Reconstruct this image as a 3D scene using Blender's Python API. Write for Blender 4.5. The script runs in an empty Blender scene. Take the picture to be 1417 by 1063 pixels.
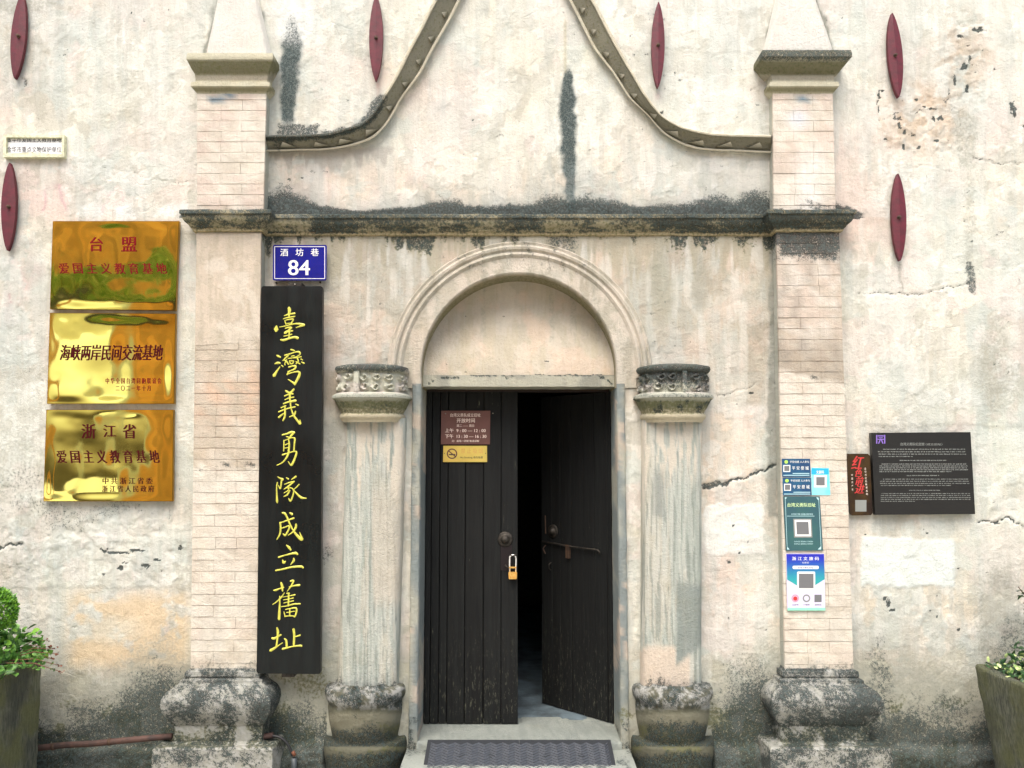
import bpy, math, random
import numpy as np
from mathutils import Matrix, Vector

random.seed(7)
SC = bpy.context.scene
COL = SC.collection

# ------------------------------------------------------------------ camera
F_PX, CX, CY, HORIZON = 1150.0, 708.5, 531.5, 640.0
CAM_D, CAM_Z = 4.54, 1.75
PITCH = math.atan((HORIZON - CY) / F_PX)
cam_data = bpy.data.cameras.new("camera")
cam = bpy.data.objects.new("camera", cam_data)
COL.objects.link(cam)
cam.location = (0, -CAM_D, CAM_Z)
cam.rotation_euler = (math.radians(90) + PITCH, 0, 0)
cam_data.sensor_width = 36
cam_data.lens = 36 * F_PX / 1417
cam_data.clip_end = 300
cam_data.clip_start = 0.05
SC.camera = cam

# ------------------------------------------------------------------ light
SUN_EL, SUN_AZ = math.radians(64), math.radians(200)
world = bpy.data.worlds.new("World")
SC.world = world
world.use_nodes = True
wn = world.node_tree.nodes
wl = world.node_tree.links
sky = wn.new('ShaderNodeTexSky')
sky.sky_type = 'NISHITA'
sky.sun_disc = False
sky.sun_elevation = SUN_EL
sky.sun_rotation = SUN_AZ
sky.air_density = 1.0
sky.dust_density = 6.0
sky.ozone_density = 0.5
bg = wn.get('Background') or wn.new('ShaderNodeBackground')
bg.inputs['Strength'].default_value = 0.15
wl.new(sky.outputs[0], bg.inputs['Color'])
sun_d = bpy.data.lights.new("sun", 'SUN')
sun_d.energy = 1.25
sun_d.angle = math.radians(40)
sun_d.color = (1.0, 0.98, 0.95)
sun = bpy.data.objects.new("sun", sun_d)
COL.objects.link(sun)
# direction toward the sun: azimuth measured so that the sun stands behind the viewer, high, a little left
sd = Vector((-0.16, -0.62, 1.0)).normalized()
sun.rotation_euler = sd.to_track_quat('Z', 'Y').to_euler()
SC.view_settings.view_transform = 'Standard'
SC.view_settings.look = 'None'
SC.view_settings.gamma = 1
SC.view_settings.exposure = 1.06
SC.render.film_transparent = False
SC.cycles.max_bounces = 8

# ------------------------------------------------------------------ photo pixel <-> place
def U(px, py, y=0.0):
    """point of the vertical plane at depth y that the photograph shows at pixel px, py"""
    a = (np.asarray(px, float) - CX) / F_PX
    b = (CY - np.asarray(py, float)) / F_PX
    cp, sp = math.cos(PITCH), math.sin(PITCH)
    dy = cp - b * sp
    dz = sp + b * cp
    t = (y + CAM_D) / dy
    return a * t, CAM_Z + dz * t

def PJ(x, z):
    """wall coordinates (metres) -> photo pixel on the wall plane y = 0"""
    x = np.asarray(x, float); z = np.asarray(z, float) - CAM_Z
    cp, sp = math.cos(PITCH), math.sin(PITCH)
    w = CAM_D * cp + z * sp
    v = -CAM_D * sp + z * cp
    return CX + F_PX * x / w, CY - F_PX * v / w

def PJ3(x, y, z):
    z = z - CAM_Z; cp, sp = math.cos(PITCH), math.sin(PITCH); d = y + CAM_D
    w = d * cp + z * sp
    return CX + F_PX * x / w, CY - F_PX * (-d * sp + z * cp) / w

def P3(px, py, y):
    x, z = U(px, py, y)
    return (float(x), y, float(z))

# ------------------------------------------------------------------ noise
_rs = np.random.RandomState(3)
_T = _rs.rand(256, 256)
def vn(u, v, s=0):
    u = np.asarray(u, float) + s * 37.31; v = np.asarray(v, float) + s * 17.77
    iu = np.floor(u).astype(int); iv = np.floor(v).astype(int)
    fu = u - iu; fv = v - iv
    fu = fu * fu * (3 - 2 * fu); fv = fv * fv * (3 - 2 * fv)
    a = _T[iu & 255, iv & 255]; b = _T[(iu + 1) & 255, iv & 255]
    c = _T[iu & 255, (iv + 1) & 255]; d = _T[(iu + 1) & 255, (iv + 1) & 255]
    return (a * (1 - fu) + b * fu) * (1 - fv) + (c * (1 - fu) + d * fu) * fv
def fbm(u, v, sc, s=0, o=4, ay=1.0):
    t = 0; a = 0.5; n = 0
    u = np.asarray(u, float) / sc; v = np.asarray(v, float) / (sc * ay)
    for k in range(o):
        t = t + a * vn(u, v, s + k * 5); n += a
        a *= 0.55; u = u * 2.03; v = v * 2.03
    return t / n
def ss(a, b, x):
    t = np.clip((x - a) / (b - a + 1e-9), 0, 1)
    return t * t * (3 - 2 * t)

def lin(c):
    c = np.asarray(c, float) / 255.0
    return np.where(c <= 0.04045, c / 12.92, ((c + 0.055) / 1.055) ** 2.4)

# ------------------------------------------------------------------ how the old wall is worn, with painted obelisk edge shading: tint + (mould, moss, bare grey)
CRACKS = [
 ([(975,676),(990,672),(1003,670),(1015,664),(1033,662),(1045,654),(1060,652),(1078,640)], 1.9, .95),
 ([(968,674),(985,670),(1006,668)], 3.0, .7),
 ([(1186,408),(1215,405),(1240,407),(1268,408),(1290,404),(1310,399),(1335,395),(1350,392)], .9, .6),
 ([(1352,722),(1368,721),(1378,724),(1392,717),(1402,722),(1417,731)], 1.3, .9),
 ([(1255,232),(1280,229),(1300,233),(1322,241),(1345,262)], .8, .35),
 ([(1345,218),(1362,221),(1388,229),(1400,225),(1417,226)], .9, .6),
 ([(1340,375),(1365,371),(1395,368),(1417,366)], .7, .3),
 ([(1217,130),(1216,145),(1217,167)], 1.3, .9),
 ([(990,498),(1012,492),(1035,484),(1052,470)], .8, .3),
 ([(985,548),(1005,546),(1020,540),(1035,538),(1046,530)], .9, .5),
 ([(596,533),(606,523),(650,521),(654,519),(668,523),(705,521),(760,519),(790,521),(828,519),(836,524),(848,531)], 1.3, .9),
 ([(1175,600),(1190,610),(1204,622)], .7, .35),
 ([(140,232),(185,238),(200,247),(240,252),(270,250)], .7, .35),
 ([(0,758),(10,753),(30,753)], 1.8, .8),
 ([(1180,470),(1186,500),(1188,560)], .6, .2),
 ([(90,868),(105,869)], .9, .6),
 ([(560,190),(585,215),(590,250),(578,268),(570,280)], .7, .3),
 ([(855,60),(868,75),(880,82),(895,92)], .8, .3),
 ([(1160,405),(1175,520),(1183,600)], .6, .2),
 ([(1276,655),(1290,672),(1310,668)], .6, .2),
 ([(1220,500),(1245,510),(1260,490),(1290,495)], .5, .2),
 ([(30,108),(38,112),(34,120)], 1.5, .7),
]
SPOTS = [(1353,41,14,5),(1328,50,6,4),(1340,64,4,3),(1332,93,7,6),(1320,112,4,8),(1338,125,3,8),(1313,130,4,2),(1278,148,4,3),
 (1290,151,7,3),(1302,164,6,5),(1293,165,3,4),(1245,175,3,7),(1252,183,4,4),(1250,203,3,5),(1271,205,5,5),(1297,195,6,3),(1225,192,4,3),
 (1217,133,2,8),(1268,138,4,3),(1376,96,2,3),(1400,150,7,14),(1417,175,4,4),(1222,126,4,2),(1284,737,4,3),(1228,835,5,10),(1223,828,4,6),
 (1236,845,6,4),(1325,787,3,2),(1365,792,3,2),(1326,871,4,3),(1297,825,2,2),(1287,845,2,2),(1296,854,2,2),(1197,739,2,2),
 (165,765,22,3),(190,762,14,3),(145,762,8,4),(172,778,9,2),(202,783,8,4),(165,785,7,5),(250,758,6,4),(142,795,4,2),(218,775,6,2),(225,790,3,2),
 (645,438,2.4,1),(698,438,2.4,1),(672,407,1.5,1),(768,407,1.5,1),(645,515,4,1.4),(757,500,4,1),(617,504,2,1),
 (1060,872,2,2),(1020,560,2,3),(1008,855,2,2),(400,248,4,3),(418,246,3,2),(1345,335,2,2),(1225,468,1.5,1.5),(182,17,2,2),
 (1105,330,3,2),(500,540,1.5,1.5),(1040,545,6,3),(915,155,4,3),(1010,778,5,3),(1022,765,3,2),(1035,750,2,2),(1015,727,3,2),(345,120,2,2)]

def segdist(u, v, pts):
    d = np.full(u.shape, 1e9)
    for (x0, y0), (x1, y1) in zip(pts[:-1], pts[1:]):
        dx, dy = x1 - x0, y1 - y0
        t = np.clip(((u - x0) * dx + (v - y0) * dy) / (dx * dx + dy * dy + 1e-9), 0, 1)
        d = np.minimum(d, np.hypot(u - x0 - t * dx, v - y0 - t * dy))
    return d

GL_OUT = [(622,-30),(600,0),(583,34),(565,68),(548,102),(529,135),(512,160),(495,172),(473,179),(452,184),(416,186.5),(368,187)]
GL_IN = [(655,-30),(638,0),(620,34),(600,68),(582,102),(558,134),(540,166),(522,187),(501,198),(473,205),(445,208),(367,210)]
GR_OUT = [(800,-30),(822,0),(840,34),(858,68),(877,102),(897,135),(917,160),(937,172),(955,178),(978,183),(998,185),(1067,187)]
GR_IN = [(770,-30),(787,0),(804,34),(822,68),(848,102),(870,135),(896,160),(915,182),(937,197),(955,204),(978,208),(1067,212)]

def weather(u, v, where='wall'):
    u = np.asarray(u, float); v = np.asarray(v, float)
    n1 = fbm(u, v, 90, 1); n2 = fbm(u, v, 90, 2); n3 = fbm(u, v, 26, 3); n4 = fbm(u, v, 9, 4); n5 = fbm(u, v, 200, 6)
    nf = fbm(u, v, 4.5, 9, 3)
    streak = fbm(u, v, 7, 11, 4, ay=14); streak2 = fbm(u, v, 16, 12, 4, ay=9)
    uw = u + (n1 - .5) * 70 + (n3 - .5) * 30 + (n4 - .5) * 8
    vw = v + (n2 - .5) * 70 + (fbm(u, v, 26, 13) - .5) * 30 + (fbm(u, v, 9, 14) - .5) * 8
    uf = u + (n3 - .5) * 12 + (n4 - .5) * 7; vf = v + (fbm(u, v, 26, 15) - .5) * 12 + (fbm(u, v, 9, 16) - .5) * 7
    tint = np.empty(u.shape + (3,)); tint[...] = lin((236, 228, 208))
    def mixc(m, c, k=1.0):
        m = np.clip(m * k, 0, 1)[..., None]
        tint[...] = tint * (1 - m) + lin(c) * m
    def ell(cx, cy, rx, ry, s=.6, f=0):
        a, b = (uf, vf) if f else (uw, vw)
        return 1 - ss(1 - s, 1 + s, np.hypot((a - cx) / rx, (b - cy) / ry))
    def box(x0, x1, y0, y1, s=8, f=2):
        a, b = (uw, vw) if f == 0 else ((uf, vf) if f == 1 else (u, v))
        return ss(x0 - s, x0 + s, a) * (1 - ss(x1 - s, x1 + s, a)) * ss(y0 - s, y0 + s, b) * (1 - ss(y1 - s, y1 + s, b))
    # large soft patches of old limewash
    mixc(ss(.5, .68, n1), (238, 218, 196), .55)
    mixc(ss(.52, .7, n2), (226, 228, 214), .6)
    mixc(ss(.56, .72, n5), (232, 214, 196), .4)
    mixc(ell(140, 262, 130, 45), (236, 206, 194), .75)
    mixc(ell(130, 95, 70, 40), (218, 224, 216), .6)
    mixc(ell(40, 8, 60, 22), (186, 196, 194), .7)
    mixc(ell(150, 170, 110, 90), (240, 238, 218), .6)
    mixc(ell(470, 250, 100, 45), (240, 214, 192), .6)
    mixc(ell(1000, 255, 110, 55), (240, 208, 190), .65)
    mixc(ell(720, 120, 150, 170), (240, 232, 210), .7)
    mixc(ell(720, 260, 160, 45), (240, 216, 190), .55)
    mixc(ell(1195, 270, 55, 90), (236, 200, 180), .75)
    mixc(ell(1290, 180, 60, 60), (226, 196, 168), .65)
    mixc(ell(1345, 70, 30, 60), (224, 200, 184), .5)
    mixc(ell(1230, 20, 80, 30), (214, 222, 208), .6)
    mixc(ell(960, 60, 80, 110), (228, 230, 220), .6)
    mixc(ell(1290, 330, 100, 70), (226, 224, 206), .6)
    mixc(ell(1380, 300, 60, 100), (236, 220, 188), .5)
    mixc(ell(1270, 560, 110, 90), (232, 222, 200), .5)
    mixc(ell(1330, 560, 60, 60), (204, 210, 192), .5)
    mixc(box(1352, 1430, 410, 585, 12, 1), (176, 184, 176), .6 )
    mixc(box(1205, 1410, 408, 470, 10, 1), (244, 236, 216), .55)
    mixc(ell(1370, 650, 40, 60), (206, 208, 180), .6)
    mixc(box(968, 1084, 560, 900, 10, 1), (236, 212, 186), .75)
    mixc(box(1186, 1360, 730, 860, 16, 1), (232, 216, 186), .7)
    # frieze band round the arch: pinkish with grey runs
    fr = box(362, 1072, 322, 560, 6, 2)
    mixc(fr, (222, 202, 176), .75)
    mixc(fr * ss(.46, .62, streak2), (198, 186, 162), .6)
    mixc(fr * ss(.5, .62, streak), (236, 214, 188), .5)
    mixc(ell(500, 480, 60, 40), (232, 206, 186), .7)
    mixc(ell(990, 420, 70, 90), (186, 174, 150), .7)
    mixc(ell(960, 440, 50, 60) * ss(.45, .6, n3), (206, 200, 176), .7)
    mixc(ell(1055, 420, 20, 110, .4), (150, 146, 130), .6)
    mixc(ell(1040, 480, 26, 60, .5), (158, 152, 136), .5)
    # left wall below
    mixc(box(-20, 268, 480, 720, 40, 0), (222, 220, 204), .6)
    mixc(box(-20, 60, 470, 800, 30, 0), (212, 218, 208), .6)
    mixc(ell(12, 400, 26, 80), (230, 196, 184), .7)
    mixc(box(-20, 264, 742, 814, 8, 1), (238, 238, 222), .9)
    mixc(ell(60, 740, 70, 26), (204, 212, 206), .7)
    mixc(box(-20, 96, 800, 900, 16, 1), (224, 216, 188), .8)
    mixc(ell(330, 500, 60, 130), (228, 214, 192), .4)
    mixc(ell(455, 880, 30, 90), (206, 202, 184), .6)
    mixc(ell(460, 720, 14, 60), (222, 206, 186), .6)
    mixc(box(160, 260, 285, 304, 4, 1), (250, 250, 246), .8)
    mixc(box(108, 140, 285, 304, 4, 1), (250, 250, 246), .8)
    # a white patch of fresh limewash, an older one beside the column
    # pink run marks
    mixc(np.exp(-(segdist(uf, vf, [(60,290),(62,260),(80,255),(92,290)]) / 2.0) ** 2), (214, 150, 160), .5)
    mixc(np.exp(-(segdist(uf, vf, [(140,292),(150,272),(165,256),(170,280)]) / 1.6) ** 2), (206, 140, 150), .55)
    for (cx, y0, y1, w) in ((14, 405, 445, 5), (519, 112, 135, 4), (1243, 135, 150, 5), (913, 125, 138, 6)):
        mixc(np.exp(-((uf - cx) / w) ** 2) * box(0, 1500, y0, y1, 6), (206, 120, 120), .6)
    mixc(ss(.44, .6, fbm(u, v, 150, 175)) * (v < 300), (240, 240, 228), .5)
    # general rubbed variation
    k = 1 + (n3 - .5) * .20 + (nf - .5) * .16 + (streak - .5) * .14 + (n1 - .5) * .10
    tint *= k[..., None]
    # thin coats that have flaked off in plates
    q1 = fbm(u, v, 46, 170, 5); q2 = fbm(u, v, 27, 171, 5); q3 = fbm(u, v, 15, 172, 4, ay=1.6); q4 = fbm(u, v, 60, 173, 5)
    mixc(ss(.545, .560, q1), (246, 243, 232), .45)
    mixc(ss(.565, .580, q2), (208, 202, 184), .60)
    mixc(ss(.585, .605, q3), (192, 186, 166), .45)
    mixc(ss(.57, .59, q4), (208, 216, 206), .50)
    mixc(ss(.55, .60, fbm(u, v, 75, 176, 5)), (238, 214, 202), .38)
    mixc(ss(.53, .60, fbm(u, v, 5, 177, 4, ay=12)) * ss(.45, .6, n5), (206, 202, 186), .5)
    mixc(ss(.47, .62, fbm(u, v, 120, 174)), (238, 236, 218), .35)
    mixc(fr, (204, 188, 164), .50); mixc(fr * ss(.5, .6, n3), (222, 196, 172), .5); mixc(fr * ss(.52, .6, q4), (176, 170, 150), .5)
    mixc(box(1078, 1190, 175, 330, 30, 0), (234, 202, 184), .45); mixc(ell(1290, 190, 70, 50), (226, 196, 168), .4)
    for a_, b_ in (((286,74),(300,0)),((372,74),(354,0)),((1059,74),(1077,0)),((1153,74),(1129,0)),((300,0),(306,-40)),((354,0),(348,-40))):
        mixc(np.exp(-(segdist(uf, vf, [a_, b_]) / 3.6) ** 2), (132, 134, 120), .85)  # shading beside the obelisk edges, painted into the wall tint as grey lines
    runs = ss(.50, .66, fbm(u, v, 20, 178, 5, ay=5)); mixc(runs * (v < 900), (204, 208, 198), .42)
    mixc(ss(.54, .68, fbm(u, v, 11, 179, 4, ay=7)) * (v < 900), (238, 232, 218), .4)
    low = ss(850, 970, v + (n1 - .5) * 120)
    mixc(low, (158, 160, 140), .72)
    mixc(ss(.5, .6, q2) * low, (214, 208, 180), .6)
    mixc(box(96, 262, 824, 922, 16, 1) * ss(.34, .50, n3 + .10 * ss(.3, .7, n4)), (236, 206, 160), .85)
    mixc(ell(150, 870, 40, 18, .5, 1), (228, 222, 200), .6)
    mixc(box(1193, 1320, 746, 811, 2.0, 1), (236, 240, 230), 1)
    mixc(box(976, 1057, 700, 768, 2.0, 1), (242, 238, 226), 1)
    # runs below the left arm of the gable moulding, the cornice and the plaques
    cs = .6 * vn(u / 12, v * 0 + .1, 25) + .4 * vn(u / 4.2, v * 0 + .6, 26)
    mixc(box(375, 540, 205, 212, 5) * 0 + ss(200, 208, v) * (1 - ss(0, 9, v - 208 - 60 * np.clip(cs - .35, 0, 1))) * (u > 372) * (u < 545), (190, 180, 166), .7)
    mixc((1 - ss(0, 16, v - 326 - 150 * np.clip(cs - .4, 0, 1))) * (v > 322) * (u > 364) * (u < 1072), (184, 174, 144), .6)
    mixc(ell(915, 395, 16, 50, .5, 1), (176, 172, 150), .75); mixc(ell(968, 395, 12, 36, .5, 1), (172, 166, 146), .75)
    mixc(box(1063, 1078, 330, 720, 3, 1), (146, 148, 136), .75)
    mixc(box(448, 476, 560, 950, 6, 1) * ss(.45, .6, n3), (196, 196, 180), .6)

    mould = np.zeros(u.shape); moss = np.zeros(u.shape); grey = np.zeros(u.shape)
    def mx(a, b): np.maximum(a, b, out=a)
    # two dark weeping stains
    def weep(cx, y0, y1, w, lean=0, s=1.0):
        t = (v - y0) / (y1 - y0)
        ww = w * (0.35 + 0.65 * ss(-.02, .22, t)) * (1 - .35 * ss(.55, 1, t)) + 0 * u
        c = cx + lean * t + (fbm(u * 0, v, 30, 21) - .5) * 5
        return (1 - ss(.55, 1.35, np.abs(uf - c) / ww)) * ss(-.05, .05, t) * (1 - ss(.9, 1.05, t)) * s
    w1 = weep(785.5, 96, 296, 11.5, 2, 1); w2 = weep(404, 18, 178, 13.5, -7, 1)
    mixc(w1, (86, 106, 106), .85); mixc(w2 * ss(5, 50, v), (92, 112, 112), .85)
    mx(mould, w1 * (.56 - .14 * ss(215, 240, v))); mx(mould, w2 * (.36 + .18 * ss(10, 60, v)))
    mixc(np.exp(-((u - 403) / 26) ** 2) * box(0, 1500, -20, 60, 10), (244, 244, 236), .8)
    mixc(np.exp(-((u - 782) / 2) ** 2) * box(0, 1500, 28, 100, 5), (206, 196, 160), .7)
    mx(grey, weep(1335, 150, 235, 20, 4, .55)); mx(grey, weep(1341, 230, 380, 9, 2, .5))
    mx(mould, weep(1344, 362, 410, 7, 2, .62))
    mx(grey, weep(1243, 362, 405, 2.2, 1, .6))
    # black growth along the top of the cornice and gable moulding
    edge = 296.5 + 0 * u
    hgt = 6 + 26 * np.exp(-((u - 400) / 40) ** 2) + 12 * np.exp(-((u - 620) / 60) ** 2) + 22 * np.exp(-((u - 790) / 70) ** 2) \
        + 20 * np.exp(-((u - 1000) / 80) ** 2) + 26 * np.exp(-((u - 1110) / 55) ** 2) + 16 * np.exp(-((u - 320) / 50) ** 2)
    hgt = hgt * (.7 + 1.3 * n3) * ss(262, 290, u) * (1 - ss(1172, 1200, u) * .8)
    band = (1 - ss(.2, 1.0, (edge - v) / hgt)) * (v < 330) * ss(240, 262, u) * (1 - ss(1185, 1200, u))
    mx(mould, band ** .6 * .95 * (v < 303)); mixc(ss(-2.6, 0, -(edge - v) / hgt) * (v < 303) * (u > 362) * (u < 1072), (150, 156, 150), .5)
    col = .5 * vn(u / 9, v * 0 + .3, 22) + .3 * vn(u / 3.1, v * 0 + .7, 23) + .35 * vn(u / 34, v * 0 + .2, 24)
    drip = (330 + 70 * np.clip(col - .42, 0, 1) ** 1.2 - v) / 13 + (n4 - .5) * 1.6
    zone = ss(262, 275, u) * (1 - ss(1165, 1180, u)) * (v > 296)
    mx(mould, ss(.1, 1.4, drip) * zone * (u > 362) * (u < 1072) * .66); mx(moss, ss(-.6, 1, drip) * zone * (u > 362) * (u < 1072) * .6)
    mx(mould, (1 - ss(345, 372, vf)) * box(1076, 1160, 318, 380, 4) * .8)
    mx(mould, (1 - ss(338, 362, vf + (streak - .5) * 34)) * box(755, 800, 318, 372, 10) * .56)
    mx(grey, box(362, 1072, 322, 480, 10) * ss(.55, .7, streak) * .45)
    mx(mould, box(380, 442, 172, 196, 4, 1) * .66)
    d = segdist(uf, vf, [(524,142),(514,164),(486,184),(450,192)])
    mx(mould, (1 - ss(5, 15, d)) * .72)
    mx(mould, (1 - ss(2, 8, segdist(uf, vf, [(1062,66),(1062,76),(1150,72)]))) * .35)
    # damp rising from the ground
    base = 966 + (n1 - .5) * 60 + (n3 - .5) * 50 + 0 * u
    base = base - 58 * np.exp(-((u - 215) / 50) ** 2) - 40 * np.exp(-((u - 1060) / 45) ** 2) - 20 * np.exp(-((u - 1235) / 60) ** 2) \
        - 30 * np.exp(-((u - 1390) / 40) ** 2) + 40 * np.exp(-((u - 1140) / 10) ** 2)
    inside = ((u < 452) | (u > 985)) * 1.0
    r = ss(-25, 60, v - base)
    mx(mould, r * .74 * inside); mx(mould, (np.exp(-((q1 - .5525) / .006) ** 2) * .18 + np.exp(-((q2 - .5725) / .006) ** 2) * .18) * ss(.4, .6, n3))
    mx(mould, ss(1014, 1044, v + (n3 - .5) * 30) * .84)
    mx(grey, ss(-90, 20, v - base) * .75 * inside)
    mx(moss, ss(.46, .62, fbm(u, v, 34, 31)) * ss(930, 1000, v) * .8)
    mx(grey, ell(1390, 850, 50, 80) * .8); mx(mould, ell(1400, 880, 40, 50) * .42)
    mx(mould, ell(1320, 985, 50, 34) * .5); mx(mould, ell(1020, 960, 40, 46) * .45); mx(mould, ell(1218, 930, 24, 40) * .46)
    mx(mould, ell(215, 950, 44, 34) * .5); mx(mould, ell(420, 1010, 40, 26) * .35)
    mx(grey, ell(20, 645, 50, 60) * .45); mx(mould, ell(30, 672, 40, 26) * .30); mx(mould, ell(110, 705, 120, 12, .5) * .36)
    mx(mould, ell(450, 770, 14, 20) * .45)
    mx(grey, box(-20, 70, 700, 800, 20, 0) * .4)
    mx(grey, ell(1378, 500, 36, 90) * .6)
    mx(grey, ell(40, 10, 60, 16) * .6)
    mx(moss, ell(420, 945, 50, 22) * .6)
    # pitted plaster round the old damage on the upper right
    pit = ell(1275, 170, 60, 46) + ell(1340, 70, 26, 60) * .8
    mx(mould, pit * ss(.73, .80, fbm(u, v, 8, 33, 3)) * .75); mixc(pit * ss(.5, .62, fbm(u, v, 14, 35, 3)), (206, 176, 142), .6)
    mx(mould, ss(.80, .86, fbm(u, v, 7, 34, 2)) * .45 * ss(.45, .6, n1))
    for (x, y, a, b) in SPOTS:
        a *= .8; b *= .8
        q = np.hypot((u + (n4 - .5) * a * 2.2 - x) / a, (v + (nf - .5) * b * 2.2 - y) / b)
        mx(mould, (1 - ss(.6, 1.15, q)) * .92)
    cr = np.zeros(u.shape)
    uc = u + (nf - .5) * 5 + (n4 - .5) * 7; vc = v + (fbm(u, v, 4.5, 19, 3) - .5) * 5 + (fbm(u, v, 9, 18) - .5) * 7
    for pts, w, s in CRACKS:
        m = (1 - ss(.4, 1.4, segdist(uc, vc, pts) / w)) * s
        mx(cr, m)
    mx(mould, cr)
    g_ = tint.mean(-1, keepdims=True); tint = (g_ + (tint - g_) * .86) * np.array((.955, .995, 1.02))
    return tint, np.stack([mould, moss, grey], -1), cr

# ------------------------------------------------------------------ mesh helpers
def obj(name, me, mat=None, parent=None, smooth=False):
    o = bpy.data.objects.new(name, me)
    COL.objects.link(o)
    if mat and not me.materials:
        me.materials.append(mat)
    if parent is not None:
        o.parent = parent
        if parent.type == 'EMPTY':
            o.matrix_parent_inverse = Matrix.Translation(-Vector(parent.location))
    if smooth:
        me.shade_smooth()
    return o

def mesh(name, verts, faces, smooth=False):
    me = bpy.data.meshes.new(name)
    if isinstance(verts, np.ndarray): verts = verts.tolist()
    if isinstance(faces, np.ndarray): faces = faces.tolist()
    me.from_pydata(verts, [], faces)
    me.update()
    if smooth: me.shade_smooth()
    return me

def fastmesh(name, V, Q):
    me = bpy.data.meshes.new(name)
    me.vertices.add(len(V)); me.vertices.foreach_set('co', V.astype(np.float32).ravel())
    me.loops.add(Q.size); me.loops.foreach_set('vertex_index', Q.astype(np.int32).ravel())
    me.polygons.add(len(Q)); me.polygons.foreach_set('loop_start', np.arange(0, Q.size, Q.shape[1], dtype=np.int32))
    me.update(calc_edges=True)
    return me

def paint(me, tweak=None, where='wall'):
    n = len(me.vertices)
    co = np.empty(n * 3, np.float32); me.vertices.foreach_get('co', co); co = co.reshape(-1, 3).astype(float)
    u, v = PJ3(co[:, 0], co[:, 1], co[:, 2])
    t, w, c = weather(u, v, where)
    if tweak: t, w = tweak(u, v, t, w, co)
    a = me.color_attributes.new('tint', 'FLOAT_COLOR', 'POINT')
    b = me.color_attributes.new('wear', 'FLOAT_COLOR', 'POINT')
    o1 = np.ones((n, 4), np.float32); o1[:, :3] = np.clip(t, 0, 1)
    a.data.foreach_set('color', o1.ravel())
    o1 = np.ones((n, 4), np.float32); o1[:, :3] = np.clip(w, 0, 1)
    b.data.foreach_set('color', o1.ravel())

def setm(t, w, m, c=None, k=1.0, mould=None, moss=None, grey=None):
    """blend tint to colour c by mask m, and set wear channels"""
    m = np.clip(m, 0, 1)
    if c is not None:
        mm = (m * k)[..., None]
        t = t * (1 - mm) + lin(c) * mm
    for i, q in enumerate((mould, moss, grey)):
        if q is not None:
            w[..., i] = w[..., i] * (1 - m) + q * m
    return t, w

def empty(name, label=None, cat=None, loc=(0, 0, 0), group=None, kind=None):
    o = bpy.data.objects.new(name, None); COL.objects.link(o); o.location = loc
    o.empty_display_size = .1
    tag(o, label, cat, group, kind)
    bpy.context.view_layer.update()
    return o
def tag(o, label=None, cat=None, group=None, kind=None):
    if label: o['label'] = label
    if cat: o['category'] = cat
    if group: o['group'] = group
    if kind: o['kind'] = kind
    return o

class MB:
    """collects verts and faces"""
    def __init__(s): s.v = []; s.f = []
    def add(s, v, f):
        k = len(s.v); s.v += [tuple(map(float, p)) for p in v]; s.f += [tuple(i + k for i in q) for q in f]; return s
    def box(s, x0, x1, y0, y1, z0, z1):
        return s.add([(x0,y0,z0),(x1,y0,z0),(x1,y1,z0),(x0,y1,z0),(x0,y0,z1),(x1,y0,z1),(x1,y1,z1),(x0,y1,z1)],
                     [(0,1,5,4),(1,2,6,5),(2,3,7,6),(3,0,4,7),(4,5,6,7),(3,2,1,0)])
    def prism(s, pts, y0, y1):
        """polygon pts (x,z) extruded from y0 (front) to y1"""
        n = len(pts)
        a = sum(pts[i][0] * pts[(i + 1) % n][1] - pts[(i + 1) % n][0] * pts[i][1] for i in range(n))
        if a < 0: pts = pts[::-1]
        v = [(p[0], y0, p[1]) for p in pts] + [(p[0], y1, p[1]) for p in pts]
        f = [tuple(range(n)), tuple(range(2 * n - 1, n - 1, -1))]
        f += [(i, i + n, (i + 1) % n + n, (i + 1) % n) for i in range(n)]
        return s.add(v, f)
    def tube(s, pts, r, n=8, cap=True):
        pts = [Vector(p) for p in pts]
        k = len(s.v); m = len(pts)
        for i, p in enumerate(pts):
            d = (pts[min(i + 1, m - 1)] - pts[max(i - 1, 0)]).normalized()
            a = d.cross(Vector((0, 0, 1)))
            if a.length < .1: a = d.cross(Vector((0, 1, 0)))
            a.normalize(); b = d.cross(a)
            rr = r[i] if isinstance(r, (list, tuple)) else r
            for j in range(n):
                t = 2 * math.pi * j / n
                q = p + (a * math.cos(t) + b * math.sin(t)) * rr
                s.v.append(tuple(q))
        for i in range(m - 1):
            for j in range(n):
                s.f.append((k + i * n + j, k + i * n + (j + 1) % n, k + (i + 1) * n + (j + 1) % n, k + (i + 1) * n + j))
        if cap:
            s.f.append(tuple(k + j for j in range(n))[::-1]); s.f.append(tuple(k + (m - 1) * n + j for j in range(n)))
        return s
    def lathe_y(s, cx, cz, prof, n=20):
        """profile of (radius, y) turned about an axis along y"""
        k = len(s.v)
        for (r, y) in prof:
            for j in range(n):
                t = 2 * math.pi * j / n
                s.v.append((cx + r * math.cos(t), y, cz + r * math.sin(t)))
        for i in range(len(prof) - 1):
            for j in range(n):
                s.f.append((k + i * n + j, k + i * n + (j + 1) % n, k + (i + 1) * n + (j + 1) % n, k + (i + 1) * n + j))
        return s
    def build(s, name, mat, parent=None, smooth=False):
        return obj(name, mesh(name, s.v, s.f, smooth), mat, parent)

def grid(name, P, closed=False):
    """P: array (nu, nv, 3) -> quad mesh"""
    nu, nv = P.shape[:2]
    idx = np.arange(nu * nv).reshape(nu, nv)
    if closed: idx = np.vstack([idx, idx[:1]])
    Q = np.stack([idx[:-1, :-1], idx[1:, :-1], idx[1:, 1:], idx[:-1, 1:]], -1).reshape(-1, 4)
    return fastmesh(name, P.reshape(-1, 3), Q)

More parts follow.
